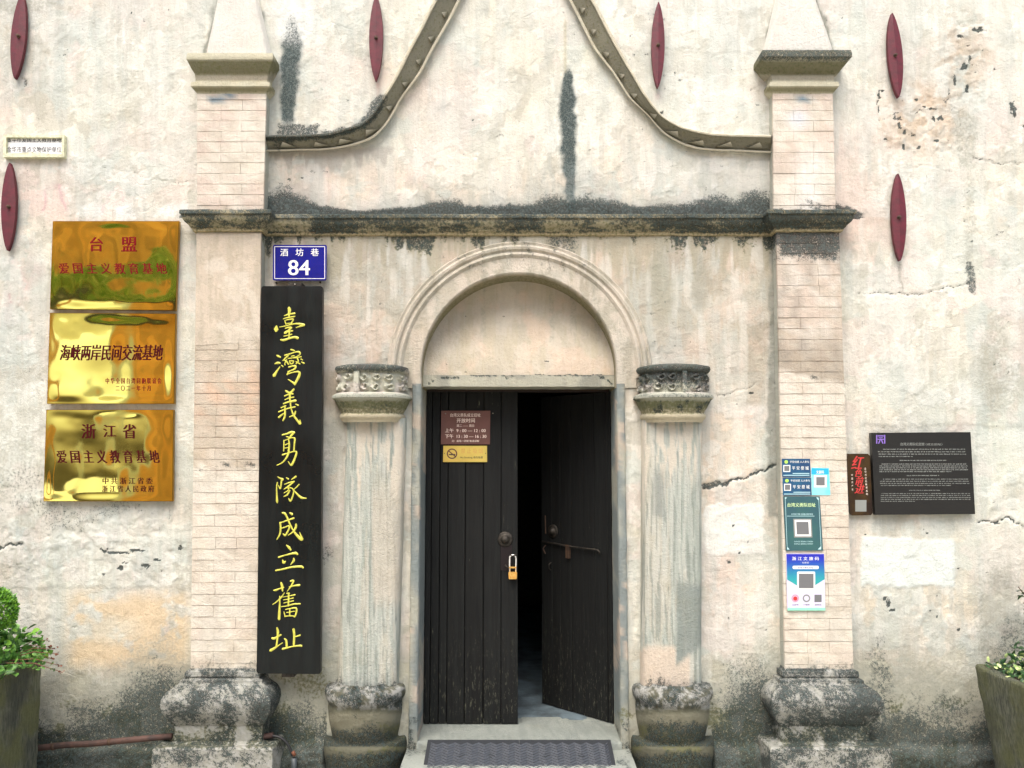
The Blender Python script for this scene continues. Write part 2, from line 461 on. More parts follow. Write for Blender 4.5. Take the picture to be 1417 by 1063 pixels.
def resample(pts, step):
    pts = [np.array(p, float) for p in pts]; out = [pts[0]]
    for a, b in zip(pts[:-1], pts[1:]):
        n = max(1, int(np.linalg.norm(b - a) / step))
        for i in range(1, n + 1): out.append(a + (b - a) * i / n)
    return np.array(out)

def smoothpts(pts, n):
    """Catmull-Rom through pts, n samples"""
    p = np.array(pts, float); p = np.vstack([2 * p[0] - p[1], p, 2 * p[-1] - p[-2]])
    m = len(pts) - 1; out = []
    for k in range(n):
        t = k / (n - 1) * m; i = min(int(t), m - 1); f = t - i
        a, b, c, d = p[i], p[i + 1], p[i + 2], p[i + 3]
        out.append(.5 * (2 * b + (c - a) * f + (2 * a - 5 * b + 4 * c - d) * f * f + (3 * b - a - 3 * c + d) * f ** 3))
    return np.array(out)

def rough(P, amp, s=0, sc=.05):
    """worn, uneven masonry: shifts points in y (and a little in x/z) by position"""
    x, y, z = P[..., 0], P[..., 1], P[..., 2]
    P = P.copy()
    P[..., 1] = y + (fbm(x + y * .7, z + y * .4, sc, 40 + s) - .5) * 2 * amp
    P[..., 2] = z + (fbm(x + y * .5, z + 3, sc * 1.3, 50 + s) - .5) * 1.4 * amp
    P[..., 0] = x + (fbm(x + 5, z + y, sc * 1.3, 60 + s) - .5) * 1.0 * amp
    return P

def crisp(me, deg=26):
    me.shade_smooth(); me.set_sharp_from_angle(angle=math.radians(deg))

def sweep_plan(name, path, prof, step=.015, amp=.002, seed=0, taper=None):
    """profile of (outward offset, z) along a plan path of (x, y); outward = right-hand side of travel... path runs left to right, outward = -y"""
    path = [np.array(p, float) for p in path]
    nrm = []
    for a, b in zip(path[:-1], path[1:]):
        d = (b - a) / np.linalg.norm(b - a); nrm.append(np.array([d[1], -d[0]]))
    vo = []
    for i in range(len(path)):
        if i == 0: m = nrm[0]
        elif i == len(path) - 1: m = nrm[-1]
        else:
            m = nrm[i - 1] + nrm[i]; m = m / (1 + nrm[i - 1].dot(nrm[i]))
        vo.append(m)
    pr = resample(prof, .012)
    rows = []
    for i in range(len(path) - 1):
        n = max(1, int(np.linalg.norm(path[i + 1] - path[i]) / step))
        for k in range(n + (1 if i == len(path) - 2 else 0)):
            t = k / n
            p = path[i] * (1 - t) + path[i + 1] * t; o = vo[i] * (1 - t) + vo[i + 1] * t
            rows.append([(p[0] + o[0] * q[0], p[1] + o[1] * q[0], q[1]) for q in pr])
    P = np.array(rows)
    P = rough(P, amp, seed)
    return grid(name, P)

def dense_slab(name, corners, y0, y1, step=.02, amp=0., seed=0, back=False, fn=None):
    """box whose front face is the px quad (tl,tr,br,bl) at depth y0; gridded faces"""
    c = [np.array(U(px, py, y0)) for px, py in corners]
    W = np.linalg.norm(c[1] - c[0]); H = np.linalg.norm(c[3] - c[0]); D = abs(y1 - y0)
    nu, nv, nd = max(1, int(W / step)), max(1, int(H / step)), max(1, int(D / step))
    V = []; Q = []
    def patch(f, a, b):
        k = len(V)
        for i in range(a + 1):
            for j in range(b + 1): V.append(f(i / a, j / b))
        for i in range(a):
            for j in range(b):
                o = k + i * (b + 1) + j
                Q.append((o, o + 1, o + b + 2, o + b + 1))
    def pt(s, t, d):
        p = (c[0] * (1 - s) + c[1] * s) * (1 - t) + (c[3] * (1 - s) + c[2] * s) * t
        return (p[0], y0 + (y1 - y0) * d, p[1])
    patch(lambda a, b: pt(a, b, 0), nu, nv)
    patch(lambda a, b: pt(0, b, 1 - a), nd, nv)
    patch(lambda a, b: pt(1, b, a), nd, nv)
    patch(lambda a, b: pt(a, 0, 1 - b), nu, nd)
    patch(lambda a, b: pt(a, 1, b), nu, nd)
    P = np.array(V)
    if amp: P = rough(P, amp, seed)
    return fastmesh(name, P, np.array(Q))

# ------------------------------------------------------------------ materials
def newmat(name):
    m = bpy.data.materials.new(name); m.use_nodes = True
    nt = m.node_tree; b = nt.nodes['Principled BSDF']
    return m, nt, b
class N:
    def __init__(s, nt): s.nt = nt; s.L = nt.links
    def __call__(s, typ, **kw):
        n = s.nt.nodes.new(typ)
        for k, v in kw.items(): setattr(n, k, v)
        return n
    def set(s, sock, v):
        if hasattr(v, 'links') or hasattr(v, 'is_linked'): s.L.new(v, sock)
        else: sock.default_value = v
    def noise(s, vec, scale, detail=4, rough=.55, dist=0):
        n = s('ShaderNodeTexNoise'); s.L.new(vec, n.inputs['Vector'])
        n.inputs['Scale'].default_value = scale; n.inputs['Detail'].default_value = detail
        n.inputs['Roughness'].default_value = rough; n.inputs['Distortion'].default_value = dist
        return n.outputs['Fac']
    def math(s, op, a, b=0.0, c=None, clamp=False):
        n = s('ShaderNodeMath', operation=op, use_clamp=clamp)
        s.set(n.inputs[0], a); s.set(n.inputs[1], b)
        if c is not None: s.set(n.inputs[2], c)
        return n.outputs[0]
    def ramp(s, a, lo, hi, o0=0.0, o1=1.0):
        n = s('ShaderNodeMapRange', interpolation_type='SMOOTHSTEP')
        s.set(n.inputs[0], a); n.inputs[1].default_value = lo; n.inputs[2].default_value = hi
        n.inputs[3].default_value = o0; n.inputs[4].default_value = o1
        return n.outputs[0]
    def mix(s, f, a, b, blend='MIX'):
        n = s('ShaderNodeMix', data_type='RGBA', blend_type=blend)
        s.set(n.inputs[0], f); s.set(n.inputs[6], a); s.set(n.inputs[7], b)
        return n.outputs[2]
    def pos(s, sc=(1, 1, 1)):
        g = s('ShaderNodeNewGeometry')
        m = s('ShaderNodeMapping'); m.inputs['Scale'].default_value = sc
        s.L.new(g.outputs['Position'], m.inputs['Vector'])
        return m.outputs[0]
    def bump(s, h, dist, strength=1.0, nrm=None):
        n = s('ShaderNodeBump'); s.L.new(h, n.inputs['Height'])
        n.inputs['Distance'].default_value = dist; n.inputs['Strength'].default_value = strength
        if nrm is not None: s.L.new(nrm, n.inputs['Normal'])
        return n.outputs[0]
def rgba(c, k=1.0):
    l = lin(c) * k
    return (float(l[0]), float(l[1]), float(l[2]), 1)

def masonry(name, base=.74, bumpk=1.0, coarse=0.0, spk=1.0):
    m, nt, b = newmat(name); n = N(nt)
    at = n('ShaderNodeAttribute', attribute_name='tint').outputs['Color']
    wr = n('ShaderNodeAttribute', attribute_name='wear')
    sep = n('ShaderNodeSeparateColor'); n.L.new(wr.outputs['Color'], sep.inputs[0])
    p = n.pos(); ps = n.pos((1, 1, .07))
    f1 = n.noise(p, 9, 9, .62); f2 = n.noise(p, 70, 5, .6); f3 = n.noise(p, 260, 3, .6); st = n.noise(ps, 60, 5, .6)
    v = n.math('ADD', n.math('MULTIPLY', f1, .26), n.math('MULTIPLY', f2, .16))
    v = n.math('ADD', v, n.math('MULTIPLY', f3, .18)); v = n.math('ADD', v, n.math('MULTIPLY', st, .20))
    v = n.math('ADD', v, .60)
    col = n.mix(1.0, at, (base, base, base, 1), 'MULTIPLY')
    vm = n('ShaderNodeCombineColor'); [n.L.new(v, vm.inputs[i]) for i in range(3)]
    col = n.mix(1.0, col, vm.outputs[0], 'MULTIPLY')
    # thin warm and cool washes
    col = n.mix(n.ramp(n.noise(p, 5.3, 8, .65), .52, .70, 0, .35), col, n.mix(1, col, (.92, .86, .76, 1), 'MULTIPLY'))
    col = n.mix(n.ramp(n.noise(p, 3.1, 8, .6), .55, .72, 0, .4), col, n.mix(1, col, (.90, .94, .92, 1), 'MULTIPLY'))
    # bare grey render showing
    g = n.ramp(n.math('ADD', sep.outputs[2], n.math('MULTIPLY', n.math('SUBTRACT', f2, .5), 1.2)), .25, .75, 0, .62)
    col = n.mix(g, col, n.mix(f1, rgba((120, 126, 118)), rgba((168, 166, 150))))
    # moss
    g = n.ramp(n.math('ADD', sep.outputs[1], n.math('MULTIPLY', n.math('SUBTRACT', f2, .5), 1.6)), .40, .80, 0, .72)
    col = n.mix(g, col, n.mix(f3, rgba((62, 66, 34)), rgba((122, 122, 78))))
    # black growth: speckled at its edge, with pale lichen flecks
    sp = n.math('ADD', n.math('MULTIPLY', n.math('SUBTRACT', f2, .5), 1.25 * spk), n.math('MULTIPLY', n.math('SUBTRACT', f3, .5), 1.5 * spk))
    mo = n.ramp(n.math('ADD', sep.outputs[0], sp), .30, .74, 0, .90)
    dark = n.mix(n.ramp(f2, .4, .65), rgba((20, 27, 27)), rgba((62, 76, 76)))
    dark = n.mix(n.ramp(n.noise(p, 120, 4, .7), .60, .68, 0, .55), dark, rgba((150, 156, 146)))
    mo = n.math('MULTIPLY', mo, n.ramp(sep.outputs[0], .02, .2))
    col = n.mix(mo, col, dark)
    n.L.new(col, b.inputs['Base Color'])
    b.inputs['Roughness'].default_value = .93
    b.inputs['Specular IOR Level'].default_value = .2
    h = n.math('ADD', n.math('MULTIPLY', f1, .28), n.math('MULTIPLY', f2, .42))
    h = n.math('ADD', h, n.math('MULTIPLY', f3, .30)); h = n.math('ADD', h, n.math('MULTIPLY', st, .25))
    h = n.math('SUBTRACT', h, n.math('MULTIPLY', mo, .25))
    # faint map cracking of the plaster skin
    vo = n('ShaderNodeTexVoronoi', feature='DISTANCE_TO_EDGE'); n.L.new(p, vo.inputs['Vector']); vo.inputs['Scale'].default_value = 7
    wv = n('ShaderNodeMapping'); 
    ck = n.ramp(vo.outputs['Distance'], 0, .02, -.10, 0)
    ck = n.math('MULTIPLY', ck, n.ramp(n.noise(p, 2.3, 3), .55, .65))
    h = n.math('ADD', h, ck)
    if coarse:
        h = n.math('ADD', h, n.math('MULTIPLY', n.noise(p, 38, 6, .7), coarse))
    n.L.new(n.bump(h, .010 * bumpk, 1.0), b.inputs['Normal'])
    return m
M_WALL = masonry('aged_plaster')
M_BRICK = masonry('limewashed_brick', .74, 1.3)
M_STONE = masonry('weathered_stone', .62, 1.5, .45, 1.7)
M_TRIM = masonry('moulded_stucco', .70, 1.5, .15)

def simple(name, c, rough=.6, metal=0., k=1., spec=.5, vary=0., scale=30, bump=0., bscale=80, stretch=(1, 1, 1), alt=None):
    m, nt, b = newmat(name); n = N(nt)
    p = n.pos(stretch)
    if vary or alt:
        f = n.noise(p, scale, 6, .6)
        c2 = alt if alt else [max(0, x * (1 - vary)) for x in c]
        n.L.new(n.mix(n.ramp(f, .3, .7), rgba(c, k), rgba(c2, k)), b.inputs['Base Color'])
    else: b.inputs['Base Color'].default_value = rgba(c, k)
    if bump: n.L.new(n.bump(n.noise(p, bscale, 5, .6), bump), b.inputs['Normal'])
    b.inputs['Roughness'].default_value = rough; b.inputs['Metallic'].default_value = metal
    b.inputs['Specular IOR Level'].default_value = spec
    return m

def wood(name, c1, c2, axis='z', rough=.74, scratch=True):
    m, nt, b = newmat(name); n = N(nt)
    st = {'z': (1, 1, .045), 'x': (.045, 1, 1)}[axis]
    p = n.pos(st); q = n.pos()
    oi = n('ShaderNodeObjectInfo').outputs['Random']
    pp = n('ShaderNodeVectorMath', operation='ADD'); n.L.new(p, pp.inputs[0])
    cx = n('ShaderNodeCombineXYZ'); n.L.new(n.math('MULTIPLY', oi, 9), cx.inputs[2]); n.L.new(cx.outputs[0], pp.inputs[1])
    g = n.noise(pp.outputs[0], 55, 8, .65, .6); f = n.noise(pp.outputs[0], 240, 4, .6); big = n.noise(q, 3, 5)
    col = n.mix(n.ramp(g, .35, .68), rgba(c1), rgba(c2))
    col = n.mix(n.ramp(big, .45, .7, 0, .5), col, n.mix(1, col, (1.5, 1.45, 1.4, 1), 'MULTIPLY'))
    tone = n.math('ADD', n.math('MULTIPLY', oi, .5), .75); tc = n('ShaderNodeCombineColor'); [n.L.new(tone, tc.inputs[i]) for i in range(3)]
    col = n.mix(1, col, tc.outputs[0], 'MULTIPLY')
    if scratch:
        s = n.ramp(n.noise(n.pos((1, 1, .12)), 75, 6, .75), .655, .70, 0, .55)
        s = n.math('MULTIPLY', s, n.ramp(n.noise(q, 4.5, 3), .45, .58))
        sz = n('ShaderNodeSeparateXYZ'); n.L.new(q, sz.inputs[0])
        lowz = n.math('MULTIPLY', n.ramp(sz.outputs[2], .28, .95, 1, 0), n.ramp(n.noise(n.pos((1, 1, .2)), 95, 6, .8), .56, .64, 0, .45))
        s = n.math('MAXIMUM', s, lowz)
        col = n.mix(s, col, rgba((118, 120, 100)))
    n.L.new(col, b.inputs['Base Color'])
    b.inputs['Roughness'].default_value = rough; b.inputs['Specular IOR Level'].default_value = .3
    n.L.new(n.bump(n.math('ADD', g, n.math('MULTIPLY', f, .5)), .0022), b.inputs['Normal'])
    return m
M_DOOR = wood('dark_door_timber', (6, 8, 8), (18, 21, 20))
M_DOORHEAD = wood('dark_head_timber', (34, 24, 20), (56, 42, 34), 'x')
M_FLOOR = simple('interior_stone_floor', (96, 112, 120), .75, vary=.4, scale=7, bump=.003)
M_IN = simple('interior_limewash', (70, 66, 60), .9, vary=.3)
M_TABLE = wood('interior_table_timber', (30, 24, 20), (52, 44, 36), 'x')
M_RED = simple('oxide_red_paint', (92, 13, 33), .6, vary=.18, scale=25, bump=.0015, bscale=60, alt=(72, 14, 26))
M_IRON = simple('old_iron', (70, 66, 60), .6, .7, vary=.4, scale=60, bump=.001)
M_IRON_RUST = simple('rusty_iron', (92, 70, 54), .75, .4, alt=(60, 50, 44), scale=40, bump=.0015)
M_PIPE = simple('rusty_brown_conduit', (84, 60, 52), .75, .1, alt=(56, 44, 40), scale=20, bump=.002, bscale=40)
M_BLACK = simple('black_rubber_cable', (30, 32, 34), .5)
M_COPPER = simple('copper_fitting', (112, 70, 50), .6, .3)
M_GREYPL = simple('grey_plastic', (62, 70, 74), .5)
M_BOLT = simple('steel_bolt', (150, 148, 140), .35, .9)
M_SHACKLE = simple('bright_steel', (235, 235, 230), .3, .45)
M_LOCK = simple('padlock_brass', (226, 190, 112), .35, .6, alt=(214, 150, 62), scale=90)

def board_black():
    m, nt, b = newmat('black_lacquer_board'); n = N(nt)
    p = n.pos((1, 1, .12))
    f = n.noise(p, 22, 7, .6); g = n.noise(n.pos(), 3, 4)
    col = n.mix(n.ramp(f, .3, .7), rgba((12, 16, 17)), rgba((20, 26, 26)))
    n.L.new(col, b.inputs['Base Color'])
    n.L.new(n.ramp(g, .35, .65, .26, .42), b.inputs['Roughness']); b.inputs['Specular IOR Level'].default_value = .28
    n.L.new(n.bump(n.math('ADD', f, n.math('MULTIPLY', n.noise(p, 4, 3), .8)), .0035), b.inputs['Normal'])
    return m
M_BOARD = board_black()
M_YELLOW = simple('yellow_gold_paint', (206, 204, 84), .45, vary=.12, scale=60)
M_BLUE = simple('blue_enamel', (14, 24, 128), .25, vary=.12, scale=8)
M_WHITEP = simple('white_print', (222, 224, 222), .5)
M_MARBLE = simple('white_marble', (236, 238, 238), .35, vary=.05, scale=30)
M_STUCCO_FRAME = simple('pale_stucco_frame', (222, 222, 190), .85, vary=.2, scale=60, bump=.003)
M_INK = simple('black_ink', (40, 42, 46), .6)
M_REDINK = simple('crimson_ink', (112, 8, 20), .7, spec=.1)
M_DKREDINK = simple('dark_crimson_ink', (66, 8, 14), .7, spec=.1)
M_BLACKSIGN = simple('black_sign_face', (20, 19, 17), .32, vary=.2, scale=5)
M_SMALLTXT = simple('grey_white_print', (128, 132, 128), .6)
M_GREYPR = simple('grey_print', (104, 106, 108), .6)
M_PURPLE = simple('violet_print', (132, 104, 190), .5)
M_BROWNSIGN = simple('brown_sign_face', (100, 62, 54), .5, vary=.15, scale=6)
M_CREAMP = simple('cream_print', (232, 214, 200), .5)
M_GOLDLIGHT = simple('pale_brass_sheet', (236, 218, 120), .28, .75, vary=.08, scale=8)
M_BRONZE = simple('dark_bronze_sheet', (74, 54, 22), .4, .5, alt=(40, 26, 18), scale=9)
M_REDPR = simple('red_print', (186, 48, 46), .5)
M_NAVY = simple('navy_sticker', (16, 58, 100), .4, alt=(22, 84, 118), scale=14)
M_LIME = simple('green_badge', (168, 214, 90), .5)
M_CYAN = simple('cyan_sticker', (84, 206, 232), .4, alt=(140, 230, 234), scale=9)
M_CYAN2 = simple('deep_cyan_print', (34, 164, 224), .4)
M_TEAL = simple('teal_plate', (48, 94, 90), .4, alt=(42, 80, 90), scale=6)
M_MINT = simple('pale_teal_print', (176, 214, 218), .5)
M_LILAC = simple('lilac_plate', (204, 200, 226), .35)
M_MINTEDGE = simple('mint_plate_edge', (140, 214, 184), .4)
def gradient_blue():
    m, nt, b = newmat('blue_teal_print'); n = N(nt)
    g = n('ShaderNodeNewGeometry'); s = n('ShaderNodeSeparateXYZ'); n.L.new(g.outputs['Position'], s.inputs[0])
    z0 = float(U(1115, 812, -.07)[1]); z1 = float(U(1115, 768, -.07)[1])
    n.L.new(n.mix(n.ramp(s.outputs[2], z0, z1), rgba((40, 160, 156)), rgba((26, 34, 170))), b.inputs['Base Color'])
    b.inputs['Roughness'].default_value = .35
    return m
M_GRAD = gradient_blue()
def brass():
    m, nt, b = newmat('mirror_brass'); n = N(nt)
    f = n.noise(n.pos(), 8, 5)
    n.L.new(n.mix(f, (1.0, .90, .22, 1), (1.0, .94, .30, 1)), b.inputs['Base Color'])
    b.inputs['Metallic'].default_value = 1; b.inputs['Roughness'].default_value = .045
    return m
M_BRASS = brass()
M_BRASSEDGE = simple('brass_edge', (170, 130, 40), .3, 1.0)
M_MAT = simple('blue_grey_rubber', (38, 42, 47), .65, vary=.12, scale=60, bump=.0006, bscale=160)
M_TREAD = simple('worn_tread_rubber', (72, 77, 84), .6, vary=.15, scale=60)
M_SOIL = simple('soil', (62, 50, 38), .95, vary=.4, bump=.01)
M_LANE = simple('lane_paving', (196, 192, 178), .9, vary=.25, scale=4, bump=.004)
def leafmat(name, c, c2):
    m, nt, b = newmat(name); n = N(nt)
    f = n.noise(n.pos(), 45, 3)
    n.L.new(n.mix(n.ramp(f, .3, .7), rgba(c), rgba(c2)), b.inputs['Base Color'])
    b.inputs['Roughness'].default_value = .45
    b.inputs['Subsurface Weight'].default_value = 0
    return m
M_LEAF_MID = leafmat('leaf_green', (58, 104, 42), (104, 150, 66))
M_LEAF_LIME = leafmat('leaf_lime', (84, 140, 30), (134, 184, 58))
M_LEAF_DK = leafmat('leaf_dark', (34, 62, 40), (62, 100, 56))
M_LEAF_PALE = leafmat('leaf_pale', (176, 186, 90), (240, 236, 170))
M_LEAF_VAR = leafmat('leaf_variegated', (70, 120, 50), (206, 222, 150))
M_STEM = simple('stem_brown', (110, 72, 56), .8)
M_BARK = simple('bark', (92, 76, 58), .9, vary=.4, bump=.01)
M_TIMBER = wood('warm_timber_wall', (214, 138, 66), (240, 178, 104), 'z', .6, False)
M_WHITEWALL = simple('white_rendered_wall', (236, 232, 216), .85, vary=.06, scale=2)
M_ROOF = simple('grey_roof_tile', (84, 82, 78), .8, vary=.3)
def planter_stone(name, mossy):
    m, nt, b = newmat(name); n = N(nt)
    g = n('ShaderNodeMapping'); ge = n('ShaderNodeNewGeometry'); n.L.new(ge.outputs['Position'], g.inputs['Vector'])
    g.inputs['Rotation'].default_value = (math.radians(28), math.radians(18), 0); g.inputs['Scale'].default_value = (8, 8, 1.1)
    c = n.noise(g.outputs[0], 14, 6, .6, .8); f = n.noise(n.pos(), 6, 6); ff = n.noise(n.pos(), 90, 4)
    col = n.mix(n.ramp(c, .35, .65), rgba((56, 62, 54)), rgba((110, 114, 98)))
    col = n.mix(n.ramp(f, .42 - mossy * .12, .62, 0, .8), col, n.mix(ff, rgba((66, 72, 42)), rgba((112, 116, 72))))
    col = n.mix(n.ramp(n.noise(n.pos(), 3.3, 5), .45, .6, 0, .65), col, rgba((44, 50, 46)))
    n.L.new(col, b.inputs['Base Color']); b.inputs['Roughness'].default_value = .9
    n.L.new(n.bump(n.math('ADD', c, n.math('MULTIPLY', ff, .4)), .02), b.inputs['Normal'])
    return m
M_PLANTL = planter_stone('chiselled_planter_stone', .3)
M_PLANTR = planter_stone('mossy_planter_stone', 1.0)

# ------------------------------------------------------------------ setting: lane, interior
def flat(name, x0, x1, y0, y1, z, mat):
    o = obj(name, mesh(name, [(x0,y0,z),(x1,y0,z),(x1,y1,z),(x0,y1,z)], [(0,1,2,3)]), mat); o['kind'] = 'structure'; return o
flat('ground', -60, 60, -60, 60, -.004, M_LANE)
FLOOR_Z = float(U(700, 1003, .26)[1])
XL = float(U(583, 541, 0)[0]); XR = float(U(853, 541, 0)[0])
TOPZ = float(U(718, 535, .05)[1])
o = MB().box(-2.2, 2.4, .345, 4.2, FLOOR_Z - .1, FLOOR_Z).build('interior_floor', M_FLOOR); o['kind'] = 'structure'
o = MB().box(-2.3, 2.5, 4.2, 4.3, FLOOR_Z - .1, 3.3).box(-2.3, -2.2, .345, 4.2, FLOOR_Z - .1, 3.3).box(2.4, 2.5, .345, 4.2, FLOOR_Z - .1, 3.3)\
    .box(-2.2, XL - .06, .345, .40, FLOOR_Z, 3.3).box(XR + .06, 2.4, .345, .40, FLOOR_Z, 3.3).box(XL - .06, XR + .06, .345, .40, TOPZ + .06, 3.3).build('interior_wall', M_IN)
o['kind'] = 'structure'
o = MB().box(-2.3, 2.5, .345, 4.3, 3.3, 3.4).build('interior_ceiling', M_IN); o['kind'] = 'structure'

# ------------------------------------------------------------------ the hall front
HALL = empty('historic_hall', 'old plastered hall front with stepped pilasters, curved gable moulding and arched doorway', 'building', (0, 0, 0))

# wall sheet, fine where the photograph looks
ARC = (718.0, 514.0)
def build_wall():
    st = .0072
    xs = np.concatenate([np.linspace(-7, -3.2, 16)[:-1], np.arange(-3.2, 3.2, st), np.linspace(3.2, 7, 16)])
    zs = np.concatenate([np.arange(-.02, 4.36, st), np.linspace(4.37, 6.8, 14)])
    X, Z = np.meshgrid(xs, zs, indexing='ij')
    u, v = PJ(X, Z)
    # relief: trowelled unevenness, rendered patches, cracks cut in
    y = (fbm(X, Z, .55, 70) - .5) * .018 + (fbm(X, Z, .12, 71) - .5) * .0036 + (fbm(X, Z, .03, 72, 3) - .5) * .0018
    n3 = fbm(u, v, 26, 3); n4 = fbm(u, v, 9, 4)
    uf = u + (n3 - .5) * 12 + (n4 - .5) * 7; vf = v + (fbm(u, v, 26, 15) - .5) * 12 + (fbm(u, v, 9, 16) - .5) * 7
    def bx(x0, x1, y0, y1, s=2):
        return ss(x0 - s, x0 + s, uf) * (1 - ss(x1 - s, x1 + s, uf)) * ss(y0 - s, y0 + s, vf) * (1 - ss(y1 - s, y1 + s, vf))
    y -= bx(1193, 1320, 746, 811) * .004 + bx(976, 1057, 700, 768) * .003
    y -= bx(-40, 264, 742, 814, 3) * .003 + bx(1190, 1417, 408, 590, 3) * .003 + bx(968, 1200, 235, 300, 3) * .002
    y += bx(1230, 1330, 130, 215, 10) * .006 * ss(.4, .6, fbm(u, v, 12, 74)) + bx(1310, 1360, 30, 140, 8) * .006 * ss(.4, .6, fbm(u, v, 9, 75))
    y += bx(0, 262, 700, 800, 20) * .004 * ss(.5, .65, fbm(u, v, 10, 76, ))
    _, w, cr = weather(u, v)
    y += cr * .008
    y += -ss(.545, .560, fbm(u, v, 46, 170, 5)) * .0016 + ss(.565, .580, fbm(u, v, 27, 171, 5)) * .0016
    step_ = ss(.50, .54, fbm(u, v, 60, 77)) * .0016 + ss(.55, .58, fbm(u, v, 34, 78)) * .0010
    y += step_
    # swelling foot of the wall
    foot = ss(1028, 1046, v + (n3 - .5) * 22) * ((u < 452) | (u > 985))
    y -= foot * (.05 + .02 * fbm(u, v, 18, 79) + .012 * fbm(u, v, 6, 80))
    nx, nz = X.shape
    V = np.stack([X, y, Z], -1).reshape(-1, 3)
    idx = np.arange(nx * nz).reshape(nx, nz)
    Q = np.stack([idx[:-1, :-1], idx[1:, :-1], idx[1:, 1:], idx[:-1, 1:]], -1).reshape(-1, 4)
    uc = u[:-1, :-1].reshape(-1) + 1; vc = v[:-1, :-1].reshape(-1) - 1
    xc = X[:-1, :-1].reshape(-1)
    hole = (np.hypot(uc - ARC[0], vc - ARC[1]) < 139) | ((xc > XL - .02) & (xc < XR + .01) & (vc > ARC[1]))
    Q = Q[~hole]
    me = fastmesh('wall', V, Q)
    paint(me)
    me.shade_smooth()
    obj('wall', me, M_WALL, HALL)
build_wall()

# arch: soffit, flat band and triple outer moulding
def arch_sweep(name, prof, th0, th1, mat, n=150, c=ARC, amp=.0015, seed=0, legs=None):
    rows = []
    for q in range(12, 0, -1) if legs else ():
        rows.append([(*[float(g) for g in U(c[0] + r, c[1] + legs * q / 12, 0)], y) for r, y in prof])
    for k in range(n + 1):
        th = th0 + (th1 - th0) * k / n
        rows.append([(*[float(q) for q in U(c[0] + r * math.cos(th), c[1] - r * math.sin(th), 0)], y) for r, y in prof])
    for q in range(1, 13) if legs else ():
        rows.append([(*[float(g) for g in U(c[0] - r, c[1] + legs * q / 12, 0)], y) for r, y in prof])
    P = np.array(rows)[..., [0, 2, 1]]
    P = rough(P, amp, seed)
    me = grid(name, P); return me
def tw_arch(u, v, t, w, co):
    s = fbm(u, v, 7, 11, 4, ay=6)
    t, w = setm(t, w, np.ones(u.shape), (216, 208, 190), .6)
    w[..., 0] *= .75
    t, w = setm(t, w, ss(.48, .58, s), (180, 176, 158), .6)
    t, w = setm(t, w, ss(.54, .6, fbm(u, v, 20, 184, 5)), (232, 222, 206), .7)
    w[..., 0] = np.maximum(w[..., 0], .42 * ss(.52, .66, fbm(u, v, 5, 185, 4, ay=3)) * (1 - ss(352, 420, v)))
    return t, w
pr = [(134, .24), (134, .20), (134, .12), (134, .04), (135, -.008), (136.5, -.014), (145, -.014), (154, -.014), (162, -.014), (163, -.010)]
me = arch_sweep('arch_band', [(float(a), float(b)) for a, b in resample(pr, 4)], 0, math.pi, None, legs=23)
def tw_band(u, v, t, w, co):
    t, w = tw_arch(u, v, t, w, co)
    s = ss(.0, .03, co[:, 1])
    t, w = setm(t, w, s, (150, 142, 108), .8)  # shade of the recessed soffit painted into the tint, moss added over it
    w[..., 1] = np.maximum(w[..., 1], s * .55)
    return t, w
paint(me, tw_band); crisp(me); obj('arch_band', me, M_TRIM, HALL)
pr = [(160, .01), (160, -.012), (162, -.020), (164.5, -.027), (167, -.024), (168.5, -.015), (170, -.016), (172, -.027), (175, -.030), (177, -.024), (178, -.016), (179.5, -.017), (181.5, -.020), (183, -.012), (183.5, .01)]
me = arch_sweep('arch_moulding', pr, -.03, math.pi + .03, None, 170, (719, 518))
paint(me, tw_arch); crisp(me, 35); obj('arch_moulding', me, M_TRIM, HALL)

# tympanum, leaning forward towards its foot
def tymp():
    us = np.arange(578, 860, 1.9); vs = np.arange(376, 528, 1.9)
    UU, VV = np.meshgrid(us, vs, indexing='ij')
    d = .19 - .11 * ss(400, 522, VV)
    x = np.empty(UU.shape); z = np.empty(UU.shape)
    for i in range(UU.shape[0]):
        x[i], z[i] = U(UU[i], VV[i], 0)
    y = d + (fbm(UU, VV, 40, 81) - .5) * .012 + (fbm(UU, VV, 9, 82) - .5) * .004
    edge = 522 + (fbm(UU, VV * 0, 12, 83) - .5) * 7
    y -= .012 * (1 - ss(-1.5, 1.5, VV - edge))
    me = grid('tympanum', np.stack([x, y, z], -1))
    def tw(u, v, t, w, co):
        t, w = setm(t, w, np.ones(u.shape), (222, 212, 192), .75)
        t, w = setm(t, w, ss(.54, .57, fbm(u, v, 30, 186, 5)), (206, 198, 178), .7)
        t, w = setm(t, w, ss(.48, .62, fbm(u, v, 8, 84, 4, ay=8)), (206, 196, 170), .5)
        t, w = setm(t, w, ss(.5, .65, fbm(u, v, 40, 85)), (232, 208, 186), .5)
        w[..., 0] *= .8
        return t, w
    paint(me, tw); me.shade_smooth(); obj('tympanum', me, M_TRIM, HALL)
tymp()
me = dense_slab('lintel', [(584, 519), (852, 519), (853, 535), (583, 535)], .055, .34, .014, .003, 3)
def tw(u, v, t, w, co):
    t, w = setm(t, w, np.ones(u.shape), (190, 190, 172), .9)
    t, w = setm(t, w, ss(.45, .6, fbm(u, v, 30, 86)), (150, 152, 142), .7)
    w[..., 0] = np.minimum(w[..., 0], .25)
    w[..., 0] = np.maximum(w[..., 0], .8 * (1 - ss(.6, 2.2, segdist(u, v + (fbm(u, v, 6, 187) - .5) * 5, [(590, 533), (602, 524), (650, 521), (654, 519), (700, 521), (760, 520), (828, 520), (836, 524), (848, 532)])))); return t, w
paint(me, tw); obj('lintel', me, M_TRIM, HALL)

